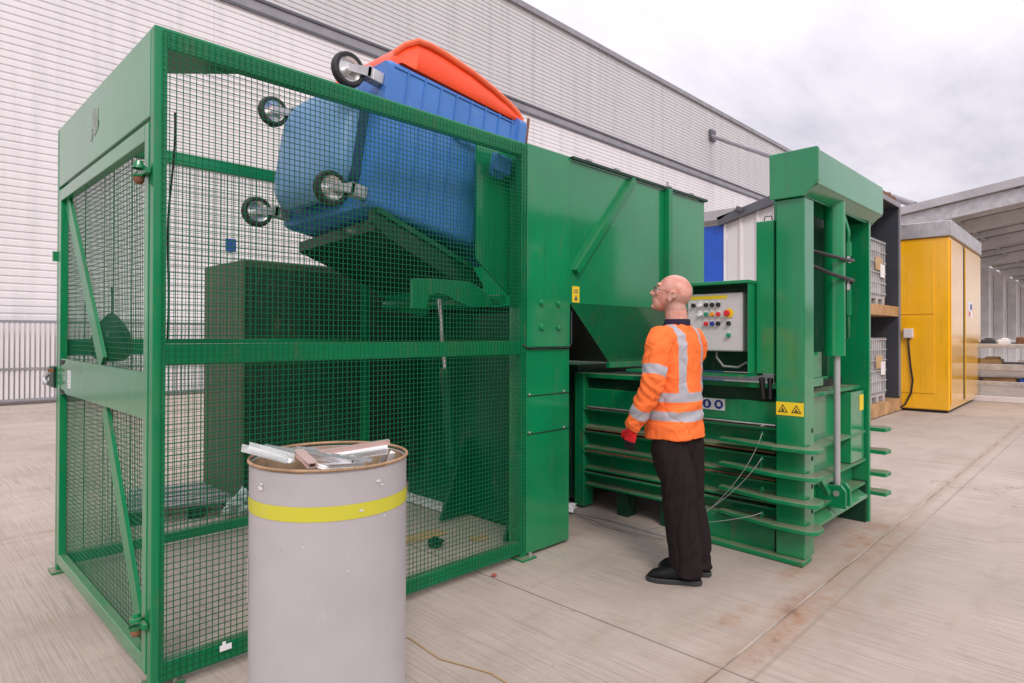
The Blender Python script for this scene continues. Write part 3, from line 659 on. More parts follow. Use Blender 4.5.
# control box and its open housing
MB().box(4.22,4.24,1.79,2.28,1.20,1.80).build('housing_back',M['greendark'],bl)
MB().box(4.04,4.24,1.782,1.79,1.20,1.80).box(4.02,4.25,1.775,2.30,1.80,1.822).build('housing_hood',G,bl,bevel=.002)
cb = MB().box(4.08,4.219,1.84,2.25,1.345,1.745).build('control_box',M['boxgrey'],bl,bevel=.012,seg=3)
MB().box(4.0785,4.0795,1.95,2.22,1.705,1.73).build('label_strip',M['yellowsign'],cb)
cols = {0:'blacksign',1:'greenbtn',2:'amber',3:'red',4:'bluesign',5:'stickwhite'}
def button(y,z,mat,r=.0145,dep=.022):
    MB().revolve([(0,-dep),(r*.9,-dep),(r,-dep+.004),(r,0)],(4.0785,y,z),14,'x').build('button',M[mat],cb,smooth=True)
    MB().box(4.0775,4.0785,y-.013,y+.013,z+.017,z+.027).build('button_tag',M['stickwhite'],cb)
for y,m_ in zip((2.215,2.165,2.12,2.075,2.03),('blacksign','stickwhite','blacksign','blacksign','blacksign')): button(y-.02,1.665,m_)
for y,m_ in zip((2.165,2.12,2.075,2.03),('stickwhite','greenbtn','amber','red')): button(y-.02,1.60,m_)
for y,m_ in zip((2.12,2.075,2.03),('red','bluesign','blacksign')): button(y-.02,1.535,m_)
MB().revolve([(0,-.002),(.032,-.002),(.032,0)],(4.078,1.935,1.605),20,'x').build('stop_plate',M['yellowsign'],cb)
MB().revolve([(0,-.035),(.017,-.035),(.022,-.028),(.022,-.018),(.012,-.014),(.012,0)],(4.075,1.94,1.605),18,'x').build('stop_button',M['red'],cb,smooth=True)
button(1.935,1.535,'blacksign'); button(1.935,1.455,'greenbtn')
MB().tube([(4.13,2.05,1.345),(4.13,2.05,1.30),(4.13,2.0,1.24),(4.14,1.9,1.235),(4.16,1.85,1.27),(4.18,1.82,1.22)],.009,6).build('cable',M['trimgrey'],cb,smooth='all')
MB().box(3.98,4.25,1.775,2.7,1.182,1.198).build('cable_shelf',M['green'],bl)
for y in (1.85,1.95,2.08): MB().ell((4.06,y,1.175),(.008,.008,.008),n=6,m=5).build('rivet',M['steel'],bl)
MB().tube([(4.17,1.75,1.17),(4.19,1.745,1.03)],.02,8).tube([(4.19,1.70,1.17),(4.19,1.70,1.03)],.02,8).build('hose_bundle',M['hose'],bl,smooth=True)
# guard box beside column
MB().box(4.14,4.26,1.655,1.775,1.20,2.215).build('guard_box',G,bl,bevel=.004)
MB().tube([(4.18,1.74,2.215),(4.18,1.73,2.25),(4.18,1.69,2.25),(4.18,1.68,2.215)],.004,6).build('lifting_loop',M['hose'],bl)

# loose baling wires
for i,(a,b_,c,d_) in enumerate([((4.06,1.70,.82),(4.02,1.80,.45),(3.96,2.15,.12),(3.92,2.35,.01)),
                               ((4.06,1.70,.66),(3.99,1.82,.42),(3.94,2.12,.14),(3.85,2.5,.01)),
                               ((4.06,1.70,.30),(3.96,1.90,.20),(3.92,2.2,.17),(3.88,2.6,.01))]):
    pts = []
    for k in range(25):
        t = k/24; P_ = [Vector(q) for q in (a,b_,c,d_)]
        pts.append(P_[0]*(1-t)**3+P_[1]*3*t*(1-t)**2+P_[2]*3*t*t*(1-t)+P_[3]*t**3)
    ex = [(3.9-.02*i,2.7+.1*i,.008),(3.95+.03*i,3.0+.12*i,.008),(3.9+.05*i,3.25+.15*i,.008)]
    o = MB().tube(pts+[Vector(e) for e in ex],.0022,5).build('baling_wire',M['steel'],None,smooth='all')
    tag(o,['slack wire from the highest hook on the press side','slack wire from the second-highest hook on the press side','slack wire from the lowest hook on the press side'][i],'wire','baling wires hanging off the press')
o = MB().tube([(4.02,2.1,.012),(4.0,2.5,.01),(4.03,2.9,.01),(4.0,3.2,.01),(3.95,3.35,.01)],.0045,6).build('ground_cable',M['steel'],None,smooth='all')
tag(o,'grey cable lying along the foot of the press','cable')

def crumple(name, c, r, mat, label, cat, amp=.35, seed=0, sq=.5, group=None):
    bm = bmesh.new(); bmesh.ops.create_icosphere(bm, subdivisions=3, radius=1)
    for v in bm.verts:
        n = noise.noise(v.co*2.1+Vector((seed,seed*2,0))); n2 = noise.noise(v.co*5+Vector((seed,0,3)))
        v.co *= 1+amp*n*1.6+amp*.6*n2; v.co.z *= sq
        v.co *= r
    mz = min(v.co.z for v in bm.verts)
    for v in bm.verts: v.co.z -= mz
    me = bpy.data.meshes.new(name); bm.to_mesh(me); bm.free(); me.materials.append(M[mat])
    o = bpy.data.objects.new(name,me); COL.objects.link(o); o.location = c
    return tag(o,label,cat,group)
crumple('paper_scrap',(3.98,3.28,.001),.07,'stickwhite','crumpled white paper on the ground by the press corner','paper',.5,3,.45)
crumple('red_scrap',(2.62,2.72,.001),.014,'brownred','tiny red plastic scrap on concrete by the cage bottom rail','scrap',.5,5,.4)

# ------------------------------------------------------------------ things seen through the cage
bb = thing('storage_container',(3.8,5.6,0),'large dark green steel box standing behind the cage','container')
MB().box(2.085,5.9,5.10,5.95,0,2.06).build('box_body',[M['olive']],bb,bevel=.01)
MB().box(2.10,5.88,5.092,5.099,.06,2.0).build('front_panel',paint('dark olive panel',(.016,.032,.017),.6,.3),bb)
# pallet with film scrap
pw = thing('flat_pallet',(1.9,5.6,0),'low grey wooden pallet on the ground behind the cage','pallet',rot=(0,0,R(-18)))
ORG[pw.name] = Vector((0,0,0))
for i in range(5): MB().box(-.5,.5,-.38+i*.17,-.26+i*.17,.10,.122).build('deck_board',M['trimgrey'],pw)
for i in (-1,0,1): MB().box(i*.42-.05,i*.42+.05,-.38,.42,0,.099).build('runner',M['greendark'],pw)
crumple('film_heap',(2.03,4.95,.02),.11,'scrap','heap of crumpled pale film just behind the back cage rail','scrap film',.7,1,.8)
sp = thing('steel_ramp',(2.9,4.0,0),'low pale steel kick strip on the cage floor','ramp plate')
MB().box(3.24,3.355,3.90,4.66,.008,.05).build('plate',M['palegrey'],sp,bevel=.006)
for i,(x,y,a,w2,h2,lb) in enumerate(((2.74,3.62,-.15,.40,.13,'long torn cardboard strip on the cage floor'),(3.02,3.30,-.4,.12,.09,'small square cardboard scrap near the cage corner post'))):
    o = MB().add([(-w2/2,-h2/2,.004),(w2/2,-h2/2*.8,.004),(w2/2*.9,h2/2,.006),(-w2/2*.95,h2/2*.9,.006),(-w2/2,-h2/2,.012),(w2/2,-h2/2*.8,.016),(w2/2*.9,h2/2,.014),(-w2/2*.95,h2/2*.9,.012)],
      [(3,2,1,0),(4,5,6,7),(0,1,5,4),(1,2,6,5),(2,3,7,6),(3,0,4,7)]).build('cardboard_scrap',M['cardboard'])
    o.location = (x,y,0); o.rotation_euler = (0,0,a); tag(o,lb,'cardboard','cardboard scraps on the cage floor')
crumple('glove_scrap',(2.70,3.38,.001),.05,'greendark','dark crumpled lump on the cage floor beside the cardboard','rag',.4,8,.5)
sn = thing('sign_post',(3.51,9.0,0),'small blue sign on a thin white post behind the cage','sign')
MB().box(3.485,3.535,9.02,9.06,0,2.62).build('post',M['white'],sn)
MB().box(3.44,3.58,8.995,9.018,2.62,2.80).build('plate',M['bluesign'],sn)
bo = thing('yellow_bollard',(2.62,6.9,0),'thin yellow post just left of the dark green box','bollard')
MB().revolve([(0,1.45),(.03,1.45),(.04,1.43),(.04,0),(0,0)],(2.42,6.6,0),12).build('post',M['yellowsign'],bo,smooth=True)

# ------------------------------------------------------------------ drum with offcuts
DX,DY,DR,DZ = 1.203,2.137,.286,1.008
dm = thing('steel_drum',(DX,DY,0),'tall lilac-grey drum with rusty rim and yellow tape band','drum')
MB().revolve([(0,.012),(DR-.012,.012),(DR,.0),(DR,.03),(DR-.004,.045),(DR-.004,DZ-.02),(DR-.012,DZ-.02),(DR-.012,.03),(0,.03)],(DX,DY,0),72).build('drum_body',[M['drum']],dm,smooth=True)
MB().revolve([(DR-.0125,.05),(DR-.014,.05),(DR-.014,DZ-.022),(DR-.0125,DZ-.022)],(DX,DY,0),64).build('inner_lining',M['fibre'],dm,smooth=True)
pts = [(DX+(DR-.002)*math.cos(2*math.pi*k/64),DY+(DR-.002)*math.sin(2*math.pi*k/64)) for k in range(65)]
MB().revolve([(DR-.003+.0058*math.cos(a*math.pi/5),DZ-.009+.0058*math.sin(a*math.pi/5)) for a in range(11)],(DX,DY,0),72).build('rim',paint('tan rusty rim',(.33,.20,.11),.6,.35,(.14,.06,.03),var=.3,scale=9),dm,smooth='all')
def arcband(r,z0,z1,a0,a1,n=60,wob=.0):
    mb = MB(); rings = []
    for k in range(n+1):
        a = a0+(a1-a0)*k/n; e = wob*math.sin(a*7); rings.append([(DX+r*math.cos(a),DY+r*math.sin(a),z0+e),(DX+r*math.cos(a),DY+r*math.sin(a),z1+e)])
    return mb.loft([[Vector(p) for p in q] for q in rings],False,False)
arcband(DR-.0025,.830,.880,0,2*math.pi).build('tape_band',M['tape'],dm,smooth='all')
a_cam = math.atan2(-DY,-DX)
def flake(da,z,r,seed):
    pts = []
    for k in range(14):
        t = 2*math.pi*k/14; q = r*(.55+.9*abs(noise.noise(Vector((math.cos(t)*1.7+seed,math.sin(t)*1.7,seed)))))
        A = a_cam+da+q*math.cos(t)*1.5/DR; pts.append((DX+(DR-.0008)*math.cos(A),DY+(DR-.0008)*math.sin(A),z+q*math.sin(t)*.7))
    MB().add(pts,[tuple(range(14))]).build('scuff',M['palegrey'],dm)
for i_,(da,z,r) in enumerate(((-.93,.93,.012),(-.90,.945,.008),(.60,.945,.010),(.66,.93,.006),(.37,.855,.008),(.70,.82,.007),(.2,.66,.005),(-.3,.75,.004))): flake(da,z,r,i_*3.1)
arcband(DR-.001,.50,.66,a_cam-1.42,a_cam-1.36,3).build('label',M['stickwhite'],dm)
# profiles inside: each one its own thing
fwd = fw.copy(); fwd.z = 0; fwd.normalize(); rgt = rt.copy()
def inD(a,b_,z): return Vector((DX,DY,0))+rgt*a+fwd*b_+Vector((0,0,z))
profs = [
 (inD(-.278,-.10,1.035),inD(-.10,-.14,1.0),.045,.028,'clear','channel','clear plastic channel poking over the drum rim at left',  'U'),
 (inD(-.262,-.10,1.042),inD(-.09,-.15,1.002),.030,.010,'plasticwhite','profile','flat white strip lying inside the clear channel','B'),
 (inD(-.24,-.03,1.022),inD(.12,-.14,.992),.030,.018,'alu','profile','long silver aluminium profile lying across the drum','H'),
 (inD(-.20,.05,1.01),inD(.18,-.10,.995),.022,.014,'alu','profile','slim silver bar crossing behind the copper-coloured piece','B'),
 (inD(-.085,-.10,1.022),inD(.0,-.21,.995),.034,.016,'copper','profile','short copper-coloured profile in the middle of the drum','H'),
 (inD(-.04,-.01,1.0),inD(.20,.11,1.022),.026,.016,'copper','profile','long copper-tinted profile leaning on the right side of drum','H'),
 (inD(-.02,-.05,.995),inD(.20,.07,1.014),.034,.014,'plasticwhite','profile','flat white strip under the leaning copper-tinted profile','B'),
 (inD(.02,-.09,.99),inD(.21,.01,1.004),.030,.014,'alu','profile','silver strip nearest below the flat white strip','H'),
 (inD(.205,.03,.93),inD(.235,-.01,1.01),.022,.014,'plasticwhite','profile','small white end sticking up near right rim of drum','B'),
 (inD(.16,.10,.93),inD(.20,.05,1.005),.018,.012,'plasticwhite','profile','narrow white end standing left of the small white one','B'),
 (inD(-.04,-.15,1.0),inD(.05,-.21,.99),.020,.012,'plasticwhite','profile','short white strip right of the short copper-coloured profile','B'),
 (inD(-.18,.12,.99),inD(.05,.02,.985),.040,.02,'alu','profile','dull channel lying deepest at the back of the drum','U'),
 (inD(.0,-.18,.985),inD(.16,-.13,.985),.030,.014,'alu','profile','short silver strip right behind the front rim of the drum','H'),
]
for (p,q,w_,h_,mt_,cat,lb,kind) in profs:
    mb = MB(); d = (q-p).normalized(); a = d.cross(Vector((0,0,1))).normalized(); u_ = a.cross(d)
    t = .003
    if kind == 'U':
        mb.bar(p,q,w_,t); 
        for s_ in (-1,1): mb.bar(p+a*s_*(w_/2-t/2)+u_*(h_/2),q+a*s_*(w_/2-t/2)+u_*(h_/2),t,h_-t)
        if mt_ != 'clear': mb.bar(p+u_*h_*.45,q+u_*h_*.45,t,h_*.8)
    elif kind == 'H':
        mb.bar(p,q,w_,t); mb.bar(p+u_*h_,q+u_*h_,w_,t)
        for s_ in (-.35,.35): mb.bar(p+a*s_*w_+u_*(h_/2),q+a*s_*w_+u_*(h_/2),t,h_-t)
    else: mb.bar(p,q,w_,h_*.3); mb.bar(p+u_*h_*.5,q+u_*h_*.5,w_*.4,h_*.5)
    o = mb.build('metal_offcut',M[mt_]); tag(o,lb,cat,'offcuts standing in the drum')
o = MB().box(DX-.2,DX+.2,DY-.19,DY+.19,.04,.90).build('scrap_fill',M['trimgrey'])
tag(o,'packed grey offcuts filling the lower part of the drum','scrap')

# string on ground
o = MB().tube([(1.72,2.66,.004),(1.80,2.45,.004),(1.78,2.2,.004),(1.86,1.95,.004),(1.85,1.7,.004)],.0035,5).build('cord',M['cardboard'],None,smooth='all')
tag(o,'thin tan cord lying on concrete right of the drum','cord')

# ------------------------------------------------------------------ shed beyond the press
sh = thing('shed',(10,4.6,0),'pale sheet-metal shed with blue door panel and dark sloping verge','shed')
XS = 10.
def vergez(y): return 3.53+(4.03-y)*.33
vs = [(5.35,0),(5.35,3.20),(4.03,3.53),(1.8,4.2),(1.8,0)]
MB().box(XS+.02,XS+3,4.79,5.8,0,3.05).build('shed_core',M['palegrey'],sh)
mb = MB(); y = 4.78; pts = []
while y > 3.1:
    pts += [(XS,y),(XS,y-.20),(XS-.03,y-.225),(XS-.03,y-.255)]; y -= .28
pv = []; fs = []
for (x_,y_) in pts: pv += [(x_,y_,0),(x_,y_,3.36+(4.78-y_)*.24)]
for i in range(len(pts)-1): fs.append((2*i,2*i+1,2*i+3,2*i+2))
mb.add(pv,fs).build('sheet_wall',M['palegrey'],sh,recalc=False)
MB().box(XS-.01,XS+.03,4.83,5.6,0,3.32).build('blue_panel',M['bluebright'],sh)
MB().box(XS-.03,XS+.0,4.785,4.825,0,3.34).build('corner_trim',M['white'],sh)
MB().bar((XS-.05,4.90,3.37),(XS-.05,3.15,3.82),.10,.14).build('verge',M['trimdark'],sh)
MB().add([(XS-.1,5.9,3.40),(XS-.1,4.86,3.40),(XS-.1,4.55,3.56),(XS+3,4.55,3.70),(XS+3,5.9,3.60),(XS-.1,5.9,3.56)],[(0,1,2,5),(5,2,3,4)]).build('roof_sheet',M['roofgrey'],sh,recalc=False)
MB().bar((XS-.12,4.56,3.55),(XS-.12,4.45,3.50),.04,.06).build('roof_lip',M['trimdark'],sh)

# ------------------------------------------------------------------ container with IBC tanks
rk = thing('shelved_container',(13,4,0),'dark open-fronted container with timber shelves next to yellow cabinet','container')
RX0,RX1,RY,RZ = 11.6,14.12,3.2,4.06
MB().box(RX1-.06,RX1,RY,4.4,.25,RZ).box(RX0,RX0+.06,RY,4.4,.25,RZ).box(RX0+.06,RX1-.06,4.3,4.4,.25,RZ).box(RX0+.06,RX1-.06,RY,4.3,RZ-.08,RZ).build('shell',M['boxdark'],rk)
MB().box(RX1-.06,RX1+.01,RY-.03,RY-.002,.28,RZ).box(RX0,RX1-.062,RY-.03,RY-.002,RZ-.09,RZ).build('face_trim',M['trimgrey'],rk)
MB().box(RX0,RX1,RY-.04,4.4,.02,.24).build('timber_base',M['wood'],rk)
MB().box(RX0+.06,RX1-.062,RY,4.3,1.84,2.03).build('shelf',M['wood'],rk)
for x in (11.8,13.9): MB().box(x,x+.08,RY+.3,RY+.38,0,.019).build('foot',M['trimdark'],rk)
def ibc():
    t = thing('ibc_tank',(0,0,0),'x','tank','caged tanks on the container shelves')
    for i in (0,1,2): MB().box(-.5+i*.425,-.35+i*.425,-.5,.5,.0,.10).build('pallet_block',M['trimpale'],t)
    MB().box(-.5,.5,-.5,.5,.101,.15).build('pallet_deck',M['trimpale'],t)
    MB().box(-.46,.46,-.46,.46,.152,1.14).build('bottle',M['stickwhite'],t,bevel=.06,seg=3)
    mb = MB()
    for i in range(9):
        x = -.5+i*.125
        mb.box(x-.01,x+.01,-.51,-.49,.15,1.18)
        mb.box(-.51,-.49,x-.01,x+.01,.15,1.18)
    for i in range(6):
        z = .2+i*.19; mb.box(-.51,.51,-.525,-.511,z-.01,z+.01); mb.box(-.525,-.511,-.51,.51,z-.01,z+.01)
    mb.build('cage',M['trimpale'],t)
    MB().box(-.20,.22,-.531,-.526,.62,.86).build('label_plate',M['cardboard'],t)
    MB().box(.10,.38,-.536,-.532,.50,.74).build('label_plate',M['stickwhite'],t)
    return t
ib = ibc(); ib.location = (12.80,3.95-.2,.245); ib['label'] = 'white caged tank on the lower timber deck of dark container'
def copytree(o,parent=None):
    c = o.copy(); COL.objects.link(c); c.parent = parent
    for ch in list(o.children): copytree(ch,c)
    return c
i2 = copytree(ib); i2.location = (12.78,3.75,2.035); i2['label'] = 'white caged tank on the upper shelf of dark container'
crumple('tarpaulin_bundle',(13.75,3.5,RZ+.002),.24,'roofgrey','crumpled grey tarpaulin on top of the dark container','tarpaulin',.4,2,.55)
o = MB().box(12.9,14.0,3.22,3.32,RZ+.004,RZ+.10).build('timber_plank',M['brownrust']); tag(o,'short brown timber plank on the dark container roof','plank')

# ------------------------------------------------------------------ yellow cabinet
yc = thing('yellow_cabinet',(14.15,2.38,0),'tall glossy yellow steel cabinet with grey roof band and cable','cabinet',rot=(0,0,R(1.2)))
ORG[yc.name] = Vector((0,0,0))
L_,W_ = 3.9,2.3
MB().box(0,L_,0,W_,.05,3.34).build('cabinet_body',M['yellow'],yc,bevel=.02)
MB().box(-.04,L_+.04,-.04,W_+.04,3.345,3.64).build('roof_band',M['steel'],yc,bevel=.01)
MB().box(.05,L_-.05,.05,W_-.05,.0,.049).build('base_frame',M['darkin'],yc)
for (y0,y1) in ((.24,1.55),): 
    MB().box(-.014,-.001,y0,y1,1.88,3.28).build('side_panel',M['yellow'],yc,bevel=.006); MB().box(-.014,-.001,y0,y1,.36,1.84).build('side_panel',M['yellow'],yc,bevel=.006)
d1 = MB().box(.06,1.43,-.018,-.001,.16,3.28).build('sliding_door',M['yellow'],yc,bevel=.004)
d2 = MB().box(1.66,L_-.06,-.03,-.001,.16,3.28).build('sliding_door',M['yellow'],yc,bevel=.004)
MB().box(1.43,1.66,-.010,-.002,.16,3.30).build('door_gap',M['darkin'],yc)
MB().box(2.0,2.5,-.034,-.031,1.85,2.2).build('notice',M['stickwhite'],d2)
MB().box(2.05,2.25,-.038,-.035,1.88,1.98).build('notice_mark',M['red'],d2)
MB().box(2.25,2.45,-.038,-.035,2.02,2.14).build('notice_mark',M['bluesign'],d2)
sk_ = MB().box(-.10,-.015,.58,.74,1.42,1.60).build('socket_box',M['palegrey'],yc,bevel=.01)
MB().tube([(-.05,.66,1.42),(-.03,.655,1.2),(-.03,.63,.9),(-.04,.59,.6),(-.03,.62,.35),(-.05,.72,.12),(-.2,.85,.02)],.016,6).build('power_cable',M['hose'],yc,smooth='all')

# ------------------------------------------------------------------ canopy building
cn = thing('loading_canopy',(22,2,0),'grey open loading canopy with sloping steel roof beams','canopy')
def rz(y): return 5.60-.147*y
YE,YN = 4.7,.2
XF = 20.
def slope(x0,x1,dz0,dz1,mat,name,y0=YE,y1=YN):
    MB().add([(x0,y0,rz(y0)+dz0),(x1,y0,rz(y0)+dz0),(x1,y1,rz(y1)+dz0),(x0,y1,rz(y1)+dz0),(x0,y0,rz(y0)+dz1),(x1,y0,rz(y0)+dz1),(x1,y1,rz(y1)+dz1),(x0,y1,rz(y1)+dz1)],
      [(0,1,2,3),(7,6,5,4),(0,4,5,1),(1,5,6,2),(2,6,7,3),(3,7,4,0)]).build(name,mat,cn)
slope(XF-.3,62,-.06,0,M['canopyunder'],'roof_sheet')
slope(XF-.35,XF-.25,-.17,.04,M['roofgrey'],'verge_cap',YE+.1)
slope(XF-.2,XF+.0,-.56,-.19,M['steel'],'gable_beam')
for i in range(1,19):
    x = XF+i*1.0+(i*i)*.06
    slope(x,x+.07,-.40 if i%3==0 else -.24,-.065,M['white'],'rafter')
for y in (3.6,1.9,.4): MB().box(XF+.02,61,y,y+.1,rz(y)-.16,rz(y)-.09).build('purlin',M['roofgrey'],cn)
MB().box(21,62,4.75,5.0,0,rz(4.7)-.1).build('back_wall',M['palegrey'],cn)
for x in (23.,26.5,30.5,34.5,39.,44.,50.): MB().box(x,x+.35,4.35,4.74,0,rz(4.5)-.42).build('column',M['white'],cn,bevel=.01)
for x in (28.0,36.0,41.): MB().box(x,x+1.6,4.70,4.745,0,3.0).build('doorway',M['darkin'],cn)

# storage rack with scrap
sr = thing('steel_rack',(17.6,0,0),'low galvanised rack of long steel beams right of the yellow cabinet','rack')
for i,(z0,z1) in enumerate(((.0,.13),(.36,.46),(.70,.84),(1.20,1.29))):
    MB().box(17.4+i*.02,17.55+i*.02,-5,3.9,z0,z1).build('beam',M['steel'] if i else M['palegrey'],sr,bevel=.01)
    if i: MB().box(17.58+i*.02,18.5,-5,3.9,z0,z0+.04).build('shelf',M['trimgrey'],sr)
for y in (-4.9,-1.9,3.8): MB().box(18.4,18.5,y,y+.1,0,1.5).build('upright',M['steel'],sr)
for (nm,x,y,z,dx,dy,dz,mt_,lb,ct) in (('carton',17.7,2.02,.745,.5,.40,.20,'cardboard','brown carton on the middle tier of the steel rack','carton'),
      ('timber_stack',17.65,1.75,.405,.3,.6,.10,'wood','stack of short timber on the lowest tier of the steel rack','timber'),
      ('timber_bundle',17.7,1.1,1.245,.5,.66,.20,'brownrust','dark brown timber bundle on top tier of the steel rack','timber'),
      ('blue_bag',17.62,1.42,.405,.4,.28,.12,'bluebright','small blue bag on the lowest tier of the steel rack','bag'),
      ('white_parcel',17.66,1.86,1.245,.3,.22,.14,'stickwhite','white parcel on the top tier of the steel rack','parcel'),
      ('dark_crate',17.68,2.14,1.245,.3,.25,.14,'boxdark','dark flat crate on the top tier next to white parcel','crate')):
    o = MB().box(x,x+dx,y,y+dy,z,z+dz).box(x+.03,x+dx*.8,y+.04,y+dy*.75,z+dz+.002,z+dz*1.25).build(nm,M[mt_],None,bevel=.02); tag(o,lb,ct)
for i,(x,z,r_,mt_,lb) in enumerate(((18.0,.80,.05,'steel','long grey pipe behind the carton on the middle tier'),(18.15,.81,.06,'palegrey','thick pale pipe at the back of the middle tier'),
      (18.05,.46,.05,'palegrey','pale pipe behind the timber on the lowest tier'),(18.2,1.31,.055,'steel','grey pipe at the back of the top tier'))):
    o = MB().tube([(x,-3.5,z),(x,3.4,z+.01)],r_,10).build('long_pipe',M[mt_],None,smooth=True); tag(o,lb,'pipe','long pipes on the steel rack')
for i,(x,y,w_,h_,mt_,lb) in enumerate(((23.5,.9,1.2,1.5,'trimgrey','grey stillage standing under the canopy beyond the rack'),(27.,1.2,1.5,1.9,'palegrey','tall pale crate under the canopy behind the stillage'))):
    t = thing('stillage',(x,y,0),lb,'crate')
    for yy in (y-w_/2,y+w_/2-.06):
        for xx in (x,x+1.1): MB().box(xx,xx+.06,yy,yy+.06,0,h_).build('post',M[mt_],t)
    MB().box(x+.02,x+1.12,y-w_/2+.07,y+w_/2-.07,.15,h_*.8).build('load',M[mt_],t,bevel=.02)

# ------------------------------------------------------------------ person
PYAW = R(91)
pr = thing('person',(3.39,1.945,0),'bald man in orange hi-vis shirt and dark trousers looking up at bin','person',rot=(0,0,PYAW))
ORG[pr.name] = Vector((0,0,0))
# local axes: x forward, y left, z up
def ring(c, rx, ry, n=20, tilt=None, sq=2.0):
    c = Vector(c); out = []
    for k in range(n):
        a = 2*math.pi*k/n; ca,sa = math.cos(a),math.sin(a)
        v = Vector((rx*math.copysign(abs(ca)**(2/sq),ca), ry*math.copysign(abs(sa)**(2/sq),sa), 0))
        out.append(c+(tilt@v if tilt else v))
    return out
def limb(mb, pts, n=16): # pts: (pos, r or (rx,ry))
    P_ = [Vector(p[0]) for p in pts]; rs = []
    for i,(p,r) in enumerate(pts):
        d = (P_[min(i+1,len(P_)-1)]-P_[max(i-1,0)]).normalized()
        q = Vector((0,0,1)).rotation_difference(d if d.z>0 else -d).to_matrix()
        rx,ry = r if isinstance(r,tuple) else (r,r)
        rs.append(ring(P_[i],rx,ry,n,q))
    mb.loft(rs); return mb
def fuse(mb, name, mats, parent, voxel=.006, smooth=3, disp=None, matfn=None):
    me = bpy.data.meshes.new(name+'_raw'); me.from_pydata([tuple(v) for v in mb.v],[],mb.f)
    bm = bmesh.new(); bm.from_mesh(me); bmesh.ops.recalc_face_normals(bm,faces=bm.faces); bm.to_mesh(me); bm.free()
    o = bpy.data.objects.new(name,me); COL.objects.link(o)
    r = o.modifiers.new('r','REMESH'); r.mode='VOXEL'; r.voxel_size=voxel; r.use_smooth_shade=True
    s_ = o.modifiers.new('s','SMOOTH'); s_.iterations=smooth; s_.factor=.5
    dg = bpy.context.evaluated_depsgraph_get(); dg.update()
    m2 = bpy.data.meshes.new_from_object(o.evaluated_get(dg)); o.modifiers.clear(); o.data = m2; m2.name = name
    bpy.data.meshes.remove(me)
    if disp:
        nn = [v.normal.copy() for v in m2.vertices]
        for v,n_ in zip(m2.vertices,nn): v.co += n_*disp(v.co,n_)
    m2.materials.clear()
    for m_ in (mats if isinstance(mats,list) else [mats]): m2.materials.append(m_)
    if matfn:
        for p in m2.polygons: p.material_index = matfn(p.center,p.normal)
    m2.polygons.foreach_set('use_smooth',[True]*len(m2.polygons)); m2.update()
    o.parent = parent; return o
TW = R(25); TQ = Matrix.Rotation(TW,3,'Z')     # legs and head turn 25 degrees further left than the chest
AN = {1:TQ@Vector((-.065,.085,.085)),-1:TQ@Vector((-.115,-.085,.085))}
KN = {1:TQ@Vector((-.015,.095,.48)),-1:TQ@Vector((-.06,-.095,.48))}
HP = {1:Vector((-.012,.095,.90)),-1:Vector((-.018,-.095,.90))}
SH = {1:Vector((-.01,.190,1.43)),-1:Vector((-.01,-.190,1.43))}
EL = {1:Vector((-.01,.280,1.165)),-1:Vector((.04,-.235,1.165))}
WR = {1:Vector((.135,.270,.915)),-1:Vector((.22,-.16,.97))}
HC = Vector((.025,.015,1.69)); HT = TQ@Matrix.Rotation(R(-20),3,'Y')   # head tipped back: looks up
# --- body (continuous skin under the clothes, head, hands)
mb = MB()
mb.loft([ring((.01,0,.90),.06,.10),ring((.015,0,1.0),.10,.15),ring((.01,0,1.15),.10,.14),ring((.0,0,1.32),.105,.155),ring((-.01,0,1.43),.09,.16),ring((-.01,0,1.50),.06,.09),ring((-.005,0,1.54),.052,.056)])
limb(mb,[((-.015,0,1.46),.070),((-.005,0,1.54),.068),((.0,.0,1.60),.066),((.012,.005,1.67),.06)])
def hp(x,y,z): return HC+HT@Vector((x,y,z))
mb.ell(hp(-.012,0,.035),(.104,.079,.098),HT,24,16)        # cranium
mb.ell(hp(.02,0,.0),(.080,.070,.095),HT,20,14)
mb.ell(hp(.042,0,-.045),(.054,.053,.065),HT,18,12)       # jaw
mb.ell(hp(.070,0,-.094),(.022,.028,.018),HT,12,8)         # chin
mb.ell(hp(.085,0,.042),(.018,.055,.014),HT,12,8)         # brow
mb.ell(hp(.086,0,-.056),(.012,.024,.012),HT,12,8)        # mouth
limb(mb,[(hp(.088,0,.022),.008),(hp(.103,0,.0),.011),(hp(.115,0,-.020),.015),(hp(.095,0,-.028),.012)],10)
